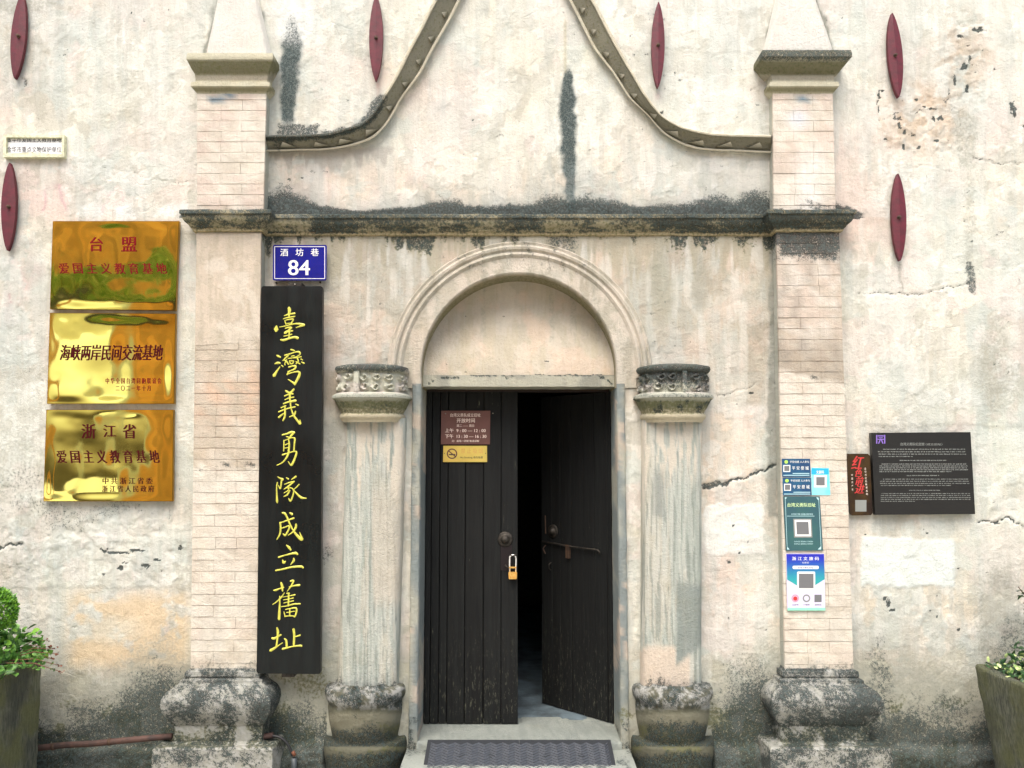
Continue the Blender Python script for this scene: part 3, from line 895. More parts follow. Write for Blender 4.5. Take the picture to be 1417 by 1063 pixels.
# stone jambs
def tw_jamb(u, v, t, w, co):
    t, w = setm(t, w, np.ones(u.shape), (196, 198, 182), .85)
    t, w = setm(t, w, ss(.44, .58, fbm(u, v, 14, 87, ay=6)), (138, 154, 158), .75)
    t, w = setm(t, w, ss(.62, .68, fbm(u, v, 8, 88, ay=4)), (228, 210, 190), .7)
    w[..., 0] = np.maximum(np.minimum(w[..., 0], .3), .62 * ss(985, 1010, v + 20 * (fbm(u, v, 10, 89) - .5)) * ss(.4, .6, fbm(u, v, 9, 90)))
    return t, w
for a, b, sd_ in ((571, 583, 1), (853, 864, 2)):
    x0, x1 = float(U(a, 541, 0)[0]), float(U(b, 541, 0)[0])
    zt, zb = TOPZ + .01, .0
    nz = 150
    k = 1 if a < 700 else -1
    prof = [(x0, .01), (x0, -.016), (x0 + .006, -.022), (x1 - .006, -.022), (x1, -.016), (x1, .05), (x1, .12), (x1, .20), (x1, .345)] if k == 1 else \
           [(x0, .345), (x0, .20), (x0, .12), (x0, .05), (x0, -.016), (x0 + .006, -.022), (x1 - .006, -.022), (x1, -.016), (x1, .01)]
    rows = [[(px, py, zt + (zb - zt) * i / nz) for px, py in prof] for i in range(nz + 1)]
    P = rough(np.array(rows), .006, sd_, .09)
    me = grid('door_jamb', P); paint(me, tw_jamb); me.shade_smooth(); obj('door_jamb', me, M_STONE, HALL)

# ---- pilasters of limewashed brick
PY = -.08
def bilerp(c, s, t, y):
    a = np.array(U(c[0][0], c[0][1], PY)); b = np.array(U(c[1][0], c[1][1], PY)); d = np.array(U(c[2][0], c[2][1], PY)); e = np.array(U(c[3][0], c[3][1], PY))
    p = (a * (1 - s) + b * s) * (1 - t) + (e * (1 - s) + d * s) * t
    return p
def tw_pil(u, v, t, w, co):
    one = np.ones(u.shape)
    n_ = fbm(u, v, 16, 180, 4); m_ = fbm(u, v, 34, 181, 4); st = fbm(u, v, 6, 182, 4, ay=6); L = u < 700
    t, w = setm(t, w, one, (236, 228, 212), .75)
    t, w = setm(t, w, ss(.52, .58, m_), (238, 226, 212), .6)
    e1 = v + (n_ - .5) * 26
    a_ = L * (v > 320) * (1 - ss(642, 646, e1))
    t, w = setm(t, w, a_, (214, 200, 180), .85)
    t, w = setm(t, w, a_ * ss(490, 520, v) * (1 - ss(570, 600, v)) * ss(.42, .55, n_ + .03), (226, 196, 170), .8)
    t, w = setm(t, w, a_ * ss(.50, .56, st), (196, 186, 166), .6)
    t, w = setm(t, w, a_ * ss(.56, .60, m_), (228, 220, 204), .7)
    b_ = (~L) * (v > 320) * (1 - ss(512, 518, v + (n_ - .5) * 30 - .25 * (u - 1110)))
    t, w = setm(t, w, b_, (214, 198, 182), .8)
    t, w = setm(t, w, b_ * ss(.50, .55, n_), (232, 226, 214), .75)
    t, w = setm(t, w, b_ * ss(440, 500, v) , (170, 160, 142), .7)
    t, w = setm(t, w, b_ * ss(.54, .58, st), (160, 154, 142), .5)
    t, w = setm(t, w, (v > 640) * ss(.52, .56, n_), (244, 238, 222), .6)
    t, w = setm(t, w, (v > 700) * ss(.55, .60, m_), (230, 218, 200), .6)
    t, w = setm(t, w, (v < 300) * ss(.50, .56, n_), (238, 230, 216), .6)
    t, w = setm(t, w, (v < 300) * ss(.50, .55, m_), (220, 202, 188), .6)
    t, w = setm(t, w, ss(.55, .6, fbm(u, v, 9, 188, 4)), (204, 194, 176), .45)
    t, w = setm(t, w, (v < 325) * (u > 900) * np.exp(-((u - 1122) / 20) ** 2) * ss(185, 230, v), (246, 246, 240), .7)
    t, w = setm(t, w, np.exp(-((u - 1105) / 12) ** 2 - ((v - 165) / 11) ** 2) * 1.3, (228, 232, 236), 1)
    t, w = setm(t, w, np.exp(-((u - 1112) / 10) ** 2 - ((v - 136) / 4) ** 2) * 1.3, (120, 150, 166), 1)
    sm = (1 - ss(.5, 1.1, np.abs((v - (139 - (u - 280) * .14)) / 5))) * ss(284, 292, u) * (1 - ss(322, 330, u))
    t, w = setm(t, w, sm, (110, 140, 158), .9)
    up = (v < 305)
    g = ss(0, 30, v - 270 + 30 * (fbm(u, v, 9, 94) - .5) * 2) * up * (1 if u.mean() > 900 else .7)
    w[..., 0] = np.where(v < 325, np.maximum(g * .62, w[..., 0] * (v > 296)), w[..., 0])
    w[..., 0] = np.where((v > 330) & (v < 905), w[..., 0] * (.35 + .65 * (u > 900) * (v < 380)), w[..., 0])
    top = (1 - ss(328, 374, v + 60 * (fbm(u, v, 7, 95) - .5))) * (v > 318) * (u > 900)
    w[..., 0] = np.maximum(w[..., 0], top * .72)
    dmp = ss(895, 935, v + 26 * (fbm(u, v, 14, 96) - .5))
    w[..., 0] = np.where(v > 870, dmp * .42, w[..., 0])
    w[..., 2] = np.maximum(w[..., 2] * .5, dmp * .6)
    # old flaws running through the right pilaster
    cr = (1 - ss(.5, 2.0, segdist(u, v + (fbm(u, v, 8, 97) - .5) * 5, [(1082, 515), (1105, 517), (1124, 520), (1136, 526)])))
    cr = np.maximum(cr, (1 - ss(.5, 2.0, segdist(u, v + (fbm(u, v, 8, 97) - .5) * 7, [(266, 650), (290, 646), (305, 648), (316, 640), (322, 646), (345, 644), (356, 642)]))))
    w[..., 0] = np.maximum(w[..., 0], cr * .7)
    return t, w
def tw_core(u, v, t, w, co):
    t, w = tw_pil(u, v, t, w, co)
    one = np.ones(u.shape)
    fr = (co[:, 1] < PY + .012) * 1.
    t, w = setm(t, w, fr, (168, 150, 126), .8); t, w = setm(t, w, 1 - fr, (186, 192, 180), .8)
    w[..., 0] = np.maximum(w[..., 0], .25 * ss(.4, .6, fbm(u, v, 20, 183)))
    return t, w
def pilaster(lower, upper, plinth_x, seed, cap, capo, ob, label):
    rnd = random.Random(seed)
    for q, (c, vstep) in enumerate(((lower, 15.2), (upper, 15.2))):
        core = dense_slab('pilaster', c, PY + .004, .01, .02, .0006, seed)
        paint(core, tw_core); pil = obj('pilaster', core, M_BRICK, HALL)
        H = c[3][1] - c[0][1]; n = round(H / vstep)
        gx, gz = .0008 / .35, .0019 / (H * .0039)
        for k in range(n):
            t0, t1 = k / n, (k + 1) / n
            plastered = False
            if q == 0 and seed == 1 and k * vstep < 150: continue
            cuts = [0, .66, 1] if k % 2 else [0, .34, 1]
            if rnd.random() < .18: cuts = [0, .34, .66, 1]
            j = (rnd.random() - .5) * .03
            cuts = [0] + [x + j for x in cuts[1:-1]] + [1]
            for s0, s1 in zip(cuts[:-1], cuts[1:]):
                dy = rnd.uniform(-.0012, .0012)
                f = PY + dy if not plastered else PY + .001 + dy * .4
                a0, a1 = (s0 + (gx if s0 > 0 else -.004)), (s1 - (gx if s1 < 1 else -.004))
                gk = rnd.uniform(.25, 1.0); b0, b1 = t0 + gz * gk, t1 - gz * gk
                V = []; Fq = []
                nu = max(2, int(6 * (s1 - s0) / .66)); nv = 2
                for i in range(nu + 1):
                    for jn in range(nv + 1):
                        s = a0 + (a1 - a0) * i / nu; t = b0 + (b1 - b0) * jn / nv
                        p = bilerp(c, s, t, f); jit = rnd.uniform(-.0009, .0009)
                        V.append((p[0], f + jit * .8, p[1] + jit))
                nf_ = len(V)
                for i in range(nu):
                    for jn in range(nv):
                        k0 = i * (nv + 1) + jn; Fq.append((k0, k0 + 1, k0 + nv + 2, k0 + nv + 1))
                loop = [i * (nv + 1) for i in range(nu + 1)] + [nu * (nv + 1) + jn for jn in range(1, nv + 1)] + \
                       [i * (nv + 1) + nv for i in range(nu - 1, -1, -1)] + [jn for jn in range(nv - 1, 0, -1)]
                for l in loop: V.append((V[l][0], PY + .02, V[l][2]))
                m = len(loop)
                for i in range(m): Fq.append((loop[i], loop[(i + 1) % m], nf_ + (i + 1) % m, nf_ + i))
                me = mesh('brick', V, Fq); paint(me, tw_pil)
                obj('brick', me, M_BRICK, pil)
    if seed == 1:
        c = lower; f = 152 / (c[3][1] - c[0][1])
        bl = (c[0][0] + (c[3][0] - c[0][0]) * f, c[0][1] + 156); br = (c[1][0] + (c[2][0] - c[1][0]) * f, c[0][1] + 150)
        me = dense_slab('plaster_skim', [c[0], c[1], br, bl], PY - .0012, PY + .02, .01, .0022, 44)
        paint(me, tw_pil); obj('plaster_skim', me, M_WALL, HALL)
    # plinth swept round three sides
    x0 = float(U(plinth_x[0], 940, PY)[0]); x1 = float(U(plinth_x[1], 940, PY)[0])
    zz = lambda v, y: float(U(300, v, y)[1])
    prof = [(0, zz(925, -.08)), (.006, zz(929, -.09)), (.020, zz(930, -.10)), (.022, zz(936, -.10)), (.016, zz(939, -.10)), (.038, zz(942, -.12)), (.040, zz(946, -.12)),
            (.055, zz(950, -.13)), (.085, zz(957, -.16)), (.104, zz(967, -.18)), (.108, zz(976, -.19)), (.100, zz(986, -.18)), (.080, zz(996, -.16)), (.060, zz(1003, -.14)),
            (.052, zz(1005, -.13)), (.050, zz(1014, -.13)), (.050, zz(1026, -.13)), (.075, zz(1031, -.15)), (.118, zz(1034, -.20)), (.128, zz(1038, -.21)), (.130, zz(1060, -.21)), (.132, .0)]
    me = sweep_plan('plinth', [(x0, .03), (x0, PY), (x1, PY), (x1, .03)], prof, .010, .0026, seed)
    dark = seed == 2
    def tw(u, v, t, w, co):
        n = fbm(u, v, 5, 98, 4, ay=.7); nn = fbm(u, v, 22, 99); m3 = fbm(u, v, 4, 100, 3)
        t, w = setm(t, w, np.ones(u.shape), (190, 192, 182), .9)
        t, w = setm(t, w, ss(.5, .62, m3), (206, 208, 202), .8)
        hi = 1 - ss(968, 1000, v)
        w[..., 0] = np.clip(.52 + (n - .5) * .9 + (nn - .5) * 1.7 + (.24 if dark else .03) - .16 * ss(1000, 1010, v) - .2 * ss(1030, 1036, v), 0, 1)
        w[..., 1] = ss(985, 1010, v) * (.75 if v.size else 0) * ss(.3, .6, nn + .1)
        w[..., 1] = np.where(v > 1034, .35, w[..., 1]); w[..., 0] = np.where(v > 1034, w[..., 0] + .10, w[..., 0])
        w[..., 2] = .2
        return t, w
    paint(me, tw); crisp(me, 30); obj('plinth', me, M_STONE, HALL)
    # capital under the obelisk
    cx0 = float(U(upper[0][0], 125, PY)[0]); cx1 = float(U(upper[1][0], 125, PY)[0])
    z = lambda v, y: float(U(300, v, y)[1])
    prof = [(-.06, z(73, -.12)), (capo - .004, z(74, -.12)), (capo, z(77, -.13)), (capo, z(82, -.13)), (capo * .86, z(86, -.12)), (capo * .6, z(94, -.11)), (capo * .34, z(100, -.1)),
            (.012, z(103, -.09)), (.008, z(110, -.09)), (.008, z(113, -.09)), (.026, z(114, -.10)), (.028, z(120, -.10)), (.010, z(126, -.09)), (.0, z(130, -.08))]
    me = sweep_plan('pilaster_cap', [(cx0, .03), (cx0, PY), (cx1, PY), (cx1, .03)], prof, .012, .0022, seed + 5)
    def tw(u, v, t, w, co):
        t, w = setm(t, w, np.ones(u.shape), (214, 208, 176), .7)
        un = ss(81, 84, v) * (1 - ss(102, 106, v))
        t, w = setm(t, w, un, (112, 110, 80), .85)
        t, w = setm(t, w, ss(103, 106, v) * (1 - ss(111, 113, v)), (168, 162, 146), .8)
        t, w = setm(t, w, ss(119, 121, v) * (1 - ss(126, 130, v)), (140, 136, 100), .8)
        w[..., 1] = un * .5 + ss(121, 124, v) * .4
        w[..., 0] = 0
        if seed == 2:
            w[..., 0] = (1 - ss(80, 86, v)) * .74 + .22 * un
        return t, w
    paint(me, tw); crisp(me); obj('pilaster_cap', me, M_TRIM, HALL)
    # obelisk
    (l0, r0), (l1, r1) = ob
    b = [U(l0, 76, -.075), U(r0, 76, -.075)]; tq = [U(l1, 0, -.055), U(r1, 0, -.055)]
    P = []
    n = 60
    for i in range(n + 1):
        f = i / n * 2.35
        xl = b[0][0] + (tq[0][0] - b[0][0]) * f; xr = b[1][0] + (tq[1][0] - b[1][0]) * f
        zc = b[0][1] + (tq[0][1] - b[0][1]) * f
        dp = .08 * (1 - .36 * f)
        m = max(0.004, (xr - xl))
        xc = (xl + xr) / 2; hw = m / 2 if xr > xl else .002
        row = [(xc - hw - .012, .02, zc)] + [(xc - hw + 2 * hw * j / 14, -max(dp, .006), zc) for j in range(15)] + [(xc + hw + .012, .02, zc)]
        P.append(row)
    me = grid('obelisk', rough(np.array(P), .0025, seed))
    def tw(u, v, t, w, co):
        t, w = setm(t, w, np.ones(u.shape), (236, 235, 226), .9)
        t, w = setm(t, w, ss(.55, .7, fbm(u, v, 20, 101)), (240, 228, 218), .35)
        w[..., 0] *= .2
        if seed == 2: w[..., 2] = ss(58, 72, v) * .55
        return t, w
    paint(me, tw); obj('obelisk', me, M_TRIM, HALL)
    return (x0, x1)
pilaster([(272, 322), (361, 322), (355, 934), (264, 934)], [(273, 124), (368, 124), (364, 299), (273, 299)], (263, 355), 1, None, .048, ((286, 371), (301, 354)), '')
pilaster([(1075, 322), (1161, 322), (1181, 936), (1087, 936)], [(1070, 124), (1152, 124), (1156, 299), (1071, 299)], (1087, 1181), 2, None, .082, ((1060, 1154), (1077, 1129)), '')

# ---- cornice breaking forward over the pilasters
def cornice():
    zt = float(U(700, 296, -.07)[1])
    xa, xb = float(U(272, 320, PY)[0]), float(U(362, 320, PY)[0]); xc, xd = float(U(1074, 320, PY)[0]), float(U(1161, 320, PY)[0])
    prof = [(-.03, zt + .004), (.066, zt), (.070, zt - .006), (.070, zt - .022), (.060, zt - .028), (.058, zt - .045), (.048, zt - .062), (.030, zt - .078), (.026, zt - .086), (.018, zt - .090), (.014, zt - .104), (.0, zt - .108)]
    me = sweep_plan('cornice', [(xa, .03), (xa, PY - .004), (xb, PY - .004), (xb, 0), (xc, 0), (xc, PY - .004), (xd, PY - .004), (xd, .03)], prof, .011, .0045, 9)
    def tw(u, v, t, w, co):
        s = fbm(u, v, 18, 102, 4, ay=.2); n = fbm(u, v, 40, 103); f = fbm(u, v, 5, 104, 3)
        o_ = zt - co[:, 2]
        t, w = setm(t, w, np.ones(u.shape), (172, 164, 132), .9)
        top = 1 - ss(.024, .034, o_)
        t, w = setm(t, w, top * ss(.5, .6, f), (120, 134, 136), .8)
        w[..., 0] = np.clip(top * (.60 + (n - .5) * .7) + (1 - top) * (.56 + (n - .5) * 1.3 + (s - .5) * 1.0), 0, .9) * (1 - .75 * ss(.088, .096, o_))
        w[..., 1] = (1 - top) * .55
        t, w = setm(t, w, ss(.084, .092, o_) , (206, 188, 150), .6)
        w[..., 2] = top * .4
        return t, w
    paint(me, tw); crisp(me, 35); obj('cornice', me, M_TRIM, HALL)
cornice()

# ---- gable moulding with its row of dog-tooth bricks
def gable(outer, inner, teeth, seed):
    n = 190
    A = smoothpts(outer, n); B = smoothpts(inner, n)
    prof = [(0, .0), (0, .085), (.04, .092), (.12, .090), (.17, .074), (.30, .064), (.50, .046), (.78, .022), (.87, .018), (.88, .034), (.91, .040), (.97, .038), (1.0, .034), (1.0, .0)]
    rows = []
    for k in range(n):
        row = []
        for tt, d in prof:
            px = A[k] * (1 - tt) + B[k] * tt
            x, z = U(px[0], px[1], -d); row.append((float(x), -d, float(z)))
        rows.append(row)
    me = grid('gable_moulding', rough(np.array(rows), .0028, seed))
    T = np.tile(np.array([p[0] for p in prof]), n)
    def tw(u, v, t, w, co):
        f = fbm(u, v, 14, 105); g = fbm(u, v, 40, 106)
        t, w = setm(t, w, np.ones(u.shape), (226, 218, 192), .8)
        mid = ((T > .14) & (T < .875)) * 1.
        t, w = setm(t, w, mid, (142, 141, 124), .88)
        w[..., 0] = 0
        w[..., 1] = mid * .42
        w[..., 2] = mid * .3 * ss(.4, .6, g)
        if seed == 1:
            d = 1 - ss(6, 26, segdist(u, v, [(520,140),(512,158),(490,172),(455,181),(372,188)]) + (f - .5) * 14)
            w[..., 0] = np.maximum(w[..., 0], d * (T < .5) * .8)
            w[..., 0] = np.maximum(w[..., 0], .5 * (u < 410) * ss(.4, .55, f))
        return t, w
    paint(me, tw); crisp(me, 30); g = obj('gable_moulding', me, M_TRIM, HALL)
    for (tx, ty) in teeth:
        # nearest path station
        M = (A * .55 + B * .45); k = int(np.argmin(np.hypot(M[:, 0] - tx, M[:, 1] - ty))); k = min(max(k, 2), n - 3)
        tg = M[k + 1] - M[k - 1]; tg /= np.linalg.norm(tg)
        up = A[k] - B[k]; wdt = np.linalg.norm(up); up /= wdt
        flatness = abs(tg[0])
        hw = 5 + 7 * ss(.6, .95, flatness); hgt = 5.5
        base = B[k] + up * wdt * .27
        pts = [base - tg * hw, base + up * hgt + tg * 1.0 * hw * .2, base + tg * hw * .9]
        p2 = [tuple(float(q) for q in U(p[0], p[1], -.045)) for p in pts]
        pi = [base - tg * hw * .7 , base + up * hgt * .5 , base + tg * hw * .7]
        p3 = [tuple(float(q) for q in U(p[0], p[1], 0)) for p in pi]
        V = [(p2[0][0], -.036, p2[0][1]), (p2[1][0], -.066, p2[1][1]), (p2[2][0], -.036, p2[2][1])] + [(p[0], -.016, p[1]) for p in p2]
        me = mesh('dentil', V, [(0, 1, 2), (0, 3, 4, 1), (1, 4, 5, 2), (2, 5, 3, 0)])
        def tw2(u, v, t, w, co):
            t, w = setm(t, w, np.ones(u.shape), (128, 126, 104), .9); t, w = setm(t, w, ss(.045, .062, -co[:, 1]), (244, 240, 222), 1); w[..., 0] = 0; w[..., 1] = 0; return t, w  # peaks painted pale for skylight on the top edges, bodies olive
        paint(me, tw2)
        obj('dentil', me, M_TRIM, g)
gable(GL_OUT, GL_IN, [(607,20),(588,53),(571,83),(553,116),(534,148),(504,176),(471,190),(435,196),(394,198),(624,-12)], 1)
gable(GR_OUT, GR_IN, [(815,12),(834,41),(853,71),(870,102),(888,129),(910,157),(936,181),(971,195),(1010,197),(1047,200),(798,-18)], 2)

# ---- engaged round columns
def lathe(name, cxs, prof, power=2.0, nth=60, amp=.002, seed=0, carve=None, dep=1.0):
    """prof: list of (radius m, photo row, centre px); half-round on the wall"""
    rows = []
    for r, v, cx in prof:
        z = U(cx, v, -r * dep)[1]; xc = U(cx, v, -.05)[0]
        row = []
        for j in range(nth + 1):
            th = math.pi * j / nth
            c, s = math.cos(th), math.sin(th)
            k = (abs(c) ** power + abs(s) ** power) ** (-1 / power)
            rr = r * k
            row.append((float(xc) - c * rr, .02 - s * (rr * dep + .02), float(z)))
        rows.append(row)
    P = np.array(rows)
    if carve is not None: P = carve(P)
    P = rough(P, amp, seed)
    return grid(name, P)
def column(cap_cx, top_cx, bot_cx, base_cx, seed):
    # shaft
    def sh(f): return (.160 - .002 * f, 578 + (962 - 578) * f, top_cx + (bot_cx - top_cx) * f)
    me = lathe('column_shaft', 0, [sh(i / 70) for i in range(71)], 5.0, 90, .0032, seed, None, .62)
    def tw(u, v, t, w, co):
        s = fbm(u, v, 6, 107 + seed, 4, ay=22); s2 = fbm(u, v, 12, 111 + seed, 4, ay=10); g = fbm(u, v, 40, 113 + seed, 4, ay=3)
        fine = fbm(u, v, 2.2, 131 + seed, 3, ay=40)
        t, w = setm(t, w, np.ones(u.shape), (190, 198, 188), .95)
        t, w = setm(t, w, ss(.50, .60, s), (178, 188, 178), .7)
        t, w = setm(t, w, ss(.54, .62, s2), (216, 210, 192), .6)
        t, w = setm(t, w, ss(.50, .56, fine), (222, 224, 214), .5)
        t, w = setm(t, w, ss(.60, .64, fbm(u, v, 2.4, 141 + seed, 3, ay=30)), (146, 156, 148), .6)
        tp = 1 - ss(0, 50, v - 590 - 220 * np.clip(fbm(u, v * 0, 8, 190 + seed) - .35, 0, 1))
        t, w = setm(t, w, tp * ss(.44, .5, fbm(u, v, 5, 192, 4, ay=9)), (236, 228, 210), .9)
        if seed == 2:
            t, w = setm(t, w, np.exp(-((u - 912) / 9) ** 2) * ss(640, 660, v) * (1 - ss(712, 722, v + 20 * (g - .5))), (156, 164, 158), .8)
            pm = ss(935, 940, u + 14 * (g - .5)) * ss(800, 812, v + 14 * (s2 - .5)) * (1 - ss(905, 915, v + .8 * (u - 950)))
            t, w = setm(t, w, pm, (150, 160, 154), .85)
            t, w = setm(t, w, ss(895, 905, v + 30 * (g - .5)) * (1 - pm) * (1 - ss(952, 958, u)), (236, 220, 200), .85)
        else:
            t, w = setm(t, w, ss(513, 518, u + 8 * (g - .5)) * ss(640, 700, v) * (1 - ss(820, 850, v)), (218, 208, 190), .6)
        b = ss(930, 962, v + 40 * (s2 - .5))
        w[..., 0] = b * .62; w[..., 2] = np.maximum(.25 * ss(.5, .6, s), b * .5); w[..., 1] = 0
        return t, w
    paint(me, tw); me.shade_smooth(); obj('column_shaft', me, M_TRIM, HALL)
    # carved capital
    blk = [(.05, 503), (.150, 503.5), (.186, 505), (.190, 508), (.186, 511), (.180, 513)] + [(.180, 513 + i * 1.1) for i in range(1, 27)] + \
          [(.183, 542.5), (.190, 543.5), (.201, 545.5), (.203, 547), (.202, 549.5), (.192, 551), (.184, 556), (.172, 563), (.160, 568), (.157, 571), (.165, 572.5), (.167, 575), (.164, 578), (.155, 580), (.150, 584)]
    blk = [(r * 1.05, v, cap_cx) for r, v in blk]
    rnd = random.Random(seed * 7)
    def carve(P):
        nv, nu = P.shape[:2]
        j = np.arange(nu)[None, :] / (nu - 1); i = np.arange(nv)[:, None] * np.ones((1, nu))
        s = np.array([p[1] for p in blk])[:, None] * np.ones((1, nu))   # photo row
        a = j * 152                                                     # arc length in px
        h = np.zeros((nv, nu)); div = 62 if seed == 1 else 84
        inb = ((s > 513.5) & (s < 542)) * 1.
        # leafy scrolls: ring volutes with curling tails
        for side in (0, 1):
            x0, x1 = ((6, div - 5) if side == 0 else (div + 5, 146))
            m = max(3, int((x1 - x0) / 15))
            for q in range(m):
                cx = x0 + (q + .5) * (x1 - x0) / m + rnd.uniform(-1.5, 1.5)
                for cy, rr in ((520.5 + rnd.uniform(-1, 1), 6.2), (534 + rnd.uniform(-1.5, 1.5), 6.6)):
                    cxx = cx + rnd.uniform(-3, 3)
                    d = np.hypot(a - cxx, s - cy); th = np.arctan2(s - cy, a - cxx)
                    sp = np.exp(-((d - rr * (.55 + .35 * (th / math.pi))) / 1.35) ** 2) * (d < rr * 1.5)
                    h = np.maximum(h, sp)
                    ang = rnd.uniform(0, 6.28); pet = np.abs(np.sin((th + ang) * 1.5)) * np.exp(-(d / (rr * 1.1)) ** 2) * .7
                    h = np.maximum(h, pet)
        bar = ((np.abs(a - div) < 3.2) | (a < 5) | (a > 147)) * 1.
        h = np.maximum(h, bar) * inb
        h = np.where(inb > 0, h, 0) * .026 - inb * .020
        # push outward from the axis
        cx = P[..., 0].mean(axis=1, keepdims=True)
        dx, dy = P[..., 0] - cx, P[..., 1] - .02
        L = np.hypot(dx, dy) + 1e-6
        P[..., 0] += dx / L * h; P[..., 1] += dy / L * h
        return P
    me = lathe('column_capital', 0, blk, 3.2, 230, .0012, seed + 3, carve)
    dk = seed == 2
    def tw(u, v, t, w, co):
        n = fbm(u, v, 14, 117 + seed); f = fbm(u, v, 5, 118)
        t, w = setm(t, w, np.ones(u.shape), (208, 210, 192), .9)
        t, w = setm(t, w, ss(.5, .6, n) * (v < 545), (228, 218, 210) , .6)
        topb = 1 - ss(510, 518 if not dk else 548, v + 10 * (n - .5))
        w[..., 0] = np.clip(topb * .62 + (n - .5) * .5 * (v < 545) + ((.34) if dk else .16) * (v < 545), 0, .85)
        ech = ss(551, 554, v) * (1 - ss(572, 576, v))
        w[..., 1] = ech * .72; w[..., 2] = .2
        w[..., 0] = np.where(ech > .5, .22 + .5 * ss(.5, .62, n) * (.9 if dk else .3), w[..., 0])
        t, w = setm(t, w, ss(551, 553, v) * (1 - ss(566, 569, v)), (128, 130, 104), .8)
        lip = ss(543, 545, v) * (1 - ss(550, 552, v)); t, w = setm(t, w, lip, (176, 180, 168), .7); w[..., 0] = np.maximum(w[..., 0], lip * (.40 if dk else .30))
        t, w = setm(t, w, ss(566, 569, v), (220, 206, 172), .7)
        w[..., 0] = np.where(v > 572, w[..., 0] * .2, w[..., 0])
        return t, w
    paint(me, tw); crisp(me, 45); obj('column_capital', me, M_TRIM, HALL)
    # round base drums
    bs = [(.150, 950), (.165, 956), (.185, 958), (.203, 961), (.212, 966), (.213, 972), (.208, 978), (.198, 981), (.194, 984), (.196, 990), (.192, 1003), (.184, 1016), (.176, 1026), (.172, 1032),
          (.178, 1034), (.208, 1035.5), (.216, 1040), (.218, 1048), (.214, 1060), (.205, 1072), (.205, 1085), (.21, 1110)]
    rs = [(float(a), float(b)) for a, b in resample(bs, 2.2)]
    me = lathe('column_base', 0, [(r, v, base_cx) for r, v in rs], 2.15, 80, .006, seed + 6)
    def tw(u, v, t, w, co):
        n = fbm(u, v, 16, 119 + seed); f = fbm(u, v, 5, 120); k = fbm(u, v, 30, 121 + seed)
        t, w = setm(t, w, np.ones(u.shape), (112, 112, 94), .95)
        rim = 1 - ss(978, 984, v)
        t, w = setm(t, w, rim * ss(.42, .55, f), (206, 208, 202), .85)
        t, w = setm(t, w, ss(984, 990, v) * (1 - ss(1000, 1012, v + 30 * (k - .5))), (170, 168, 146), .5)
        w[..., 0] = np.clip(rim * (.46 + (n - .5) * 1.3) + ss(992, 1018, v + 60 * (n - .5)) * .66 * (1 - ss(1032, 1035, v)) + ss(1036, 1050, v + 24 * (k - .5)) * .74, 0, .9)
        w[..., 1] = ss(985, 1010, v) * (.15 + .5 * ss(.4, .6, k)); w[..., 2] = rim * .3
        return t, w
    paint(me, tw); me.shade_smooth(); obj('column_base', me, M_STONE, HALL)
column(514.5, 520.5, 508, 503.5, 1)
column(932, 930.5, 929.5, 932.5, 2)

# ---- threshold and step
th = resample([(XL - .004, 0), (XR + .004, 0)], .015)
P = np.array([[(x, y, z) for (y, z) in [(.40, FLOOR_Z), (.30, FLOOR_Z + .001), (.22, FLOOR_Z + .001), (.14, FLOOR_Z), (.06, FLOOR_Z), (-.0, FLOOR_Z - .001), (-.022, FLOOR_Z - .004), (-.028, FLOOR_Z - .012), (-.028, FLOOR_Z - .06), (-.026, FLOOR_Z - .12), (-.026, 0)]] for x, _ in th])
me = grid('threshold', rough(P, .002, 31))
def tw(u, v, t, w, co):
    t, w = setm(t, w, np.ones(u.shape), (168, 176, 168), 1); w[..., 2] = 0; t, w = setm(t, w, ss(.5, .6, fbm(u, v, 5, 122)), (146, 154, 150), .5)
    w[..., 0] = 0; w[..., 1] = 0; return t, w
paint(me, tw); obj('threshold', me, M_STONE, HALL)
SX0, SX1 = float(U(560, 1050, -.1)[0]), float(U(874, 1050, -.1)[0])
th = resample([(SX0, 0), (SX1, 0)], .015)
ZS = float(U(700, 1040, -.05)[1])
P = np.array([[(x, y, z) for (y, z) in [(.0, ZS), (-.06, ZS), (-.12, ZS), (-.20, ZS), (-.28, ZS - .002), (-.30, ZS - .012), (-.302, ZS - .05), (-.302, 0)]] for x, _ in th])
me = grid('door_step', rough(P, .004, 33))
def tw(u, v, t, w, co):
    t, w = setm(t, w, np.ones(u.shape), (176, 184, 176), .9); w[..., 0] = ss(.45, .6, fbm(u, v, 12, 124)) * .45; w[..., 1] = .2; return t, w
paint(me, tw); obj('door_step', me, M_STONE, HALL)

# ---- doors
DZ0, DZ1 = FLOOR_Z + .004, TOPZ - .004
head = MB().box(XL + .012, XR - .012, .235, .30, float(U(700, 542, .235)[1]), TOPZ + .01)
head.build('door_head', M_DOORHEAD, HALL)
DZ1 = float(U(700, 542.5, .26)[1])
def plank_mesh(x0, x1, y0, y1, z0, z1, rnd, bev=.0025):
    m = MB()
    n = 6
    prof = [(x0, y1), (x0, y0 + bev), (x0 + bev, y0), (x1 - bev, y0), (x1, y0 + bev), (x1, y1)]
    V = []; Fq = []
    for i in range(n + 1):
        z = z0 + (z1 - z0) * i / n; j = rnd.uniform(-.0012, .0012); k = rnd.uniform(-.0006, .0006)
        V += [(a + k, b + j, z) for a, b in prof]
    q = len(prof)
    for i in range(n):
        for a in range(q):
            Fq.append((i * q + a, i * q + (a + 1) % q, (i + 1) * q + (a + 1) % q, (i + 1) * q + a))
    Fq.append(tuple(range(q))); Fq.append(tuple(n * q + a for a in range(q))[::-1])
    return m.add(V, Fq)
rnd = random.Random(4)
xs = [float(U(px, 541, .26)[0]) for px in (590.5, 598.5, 610, 621, 644.7, 669.7, 693.7, 716.7)]
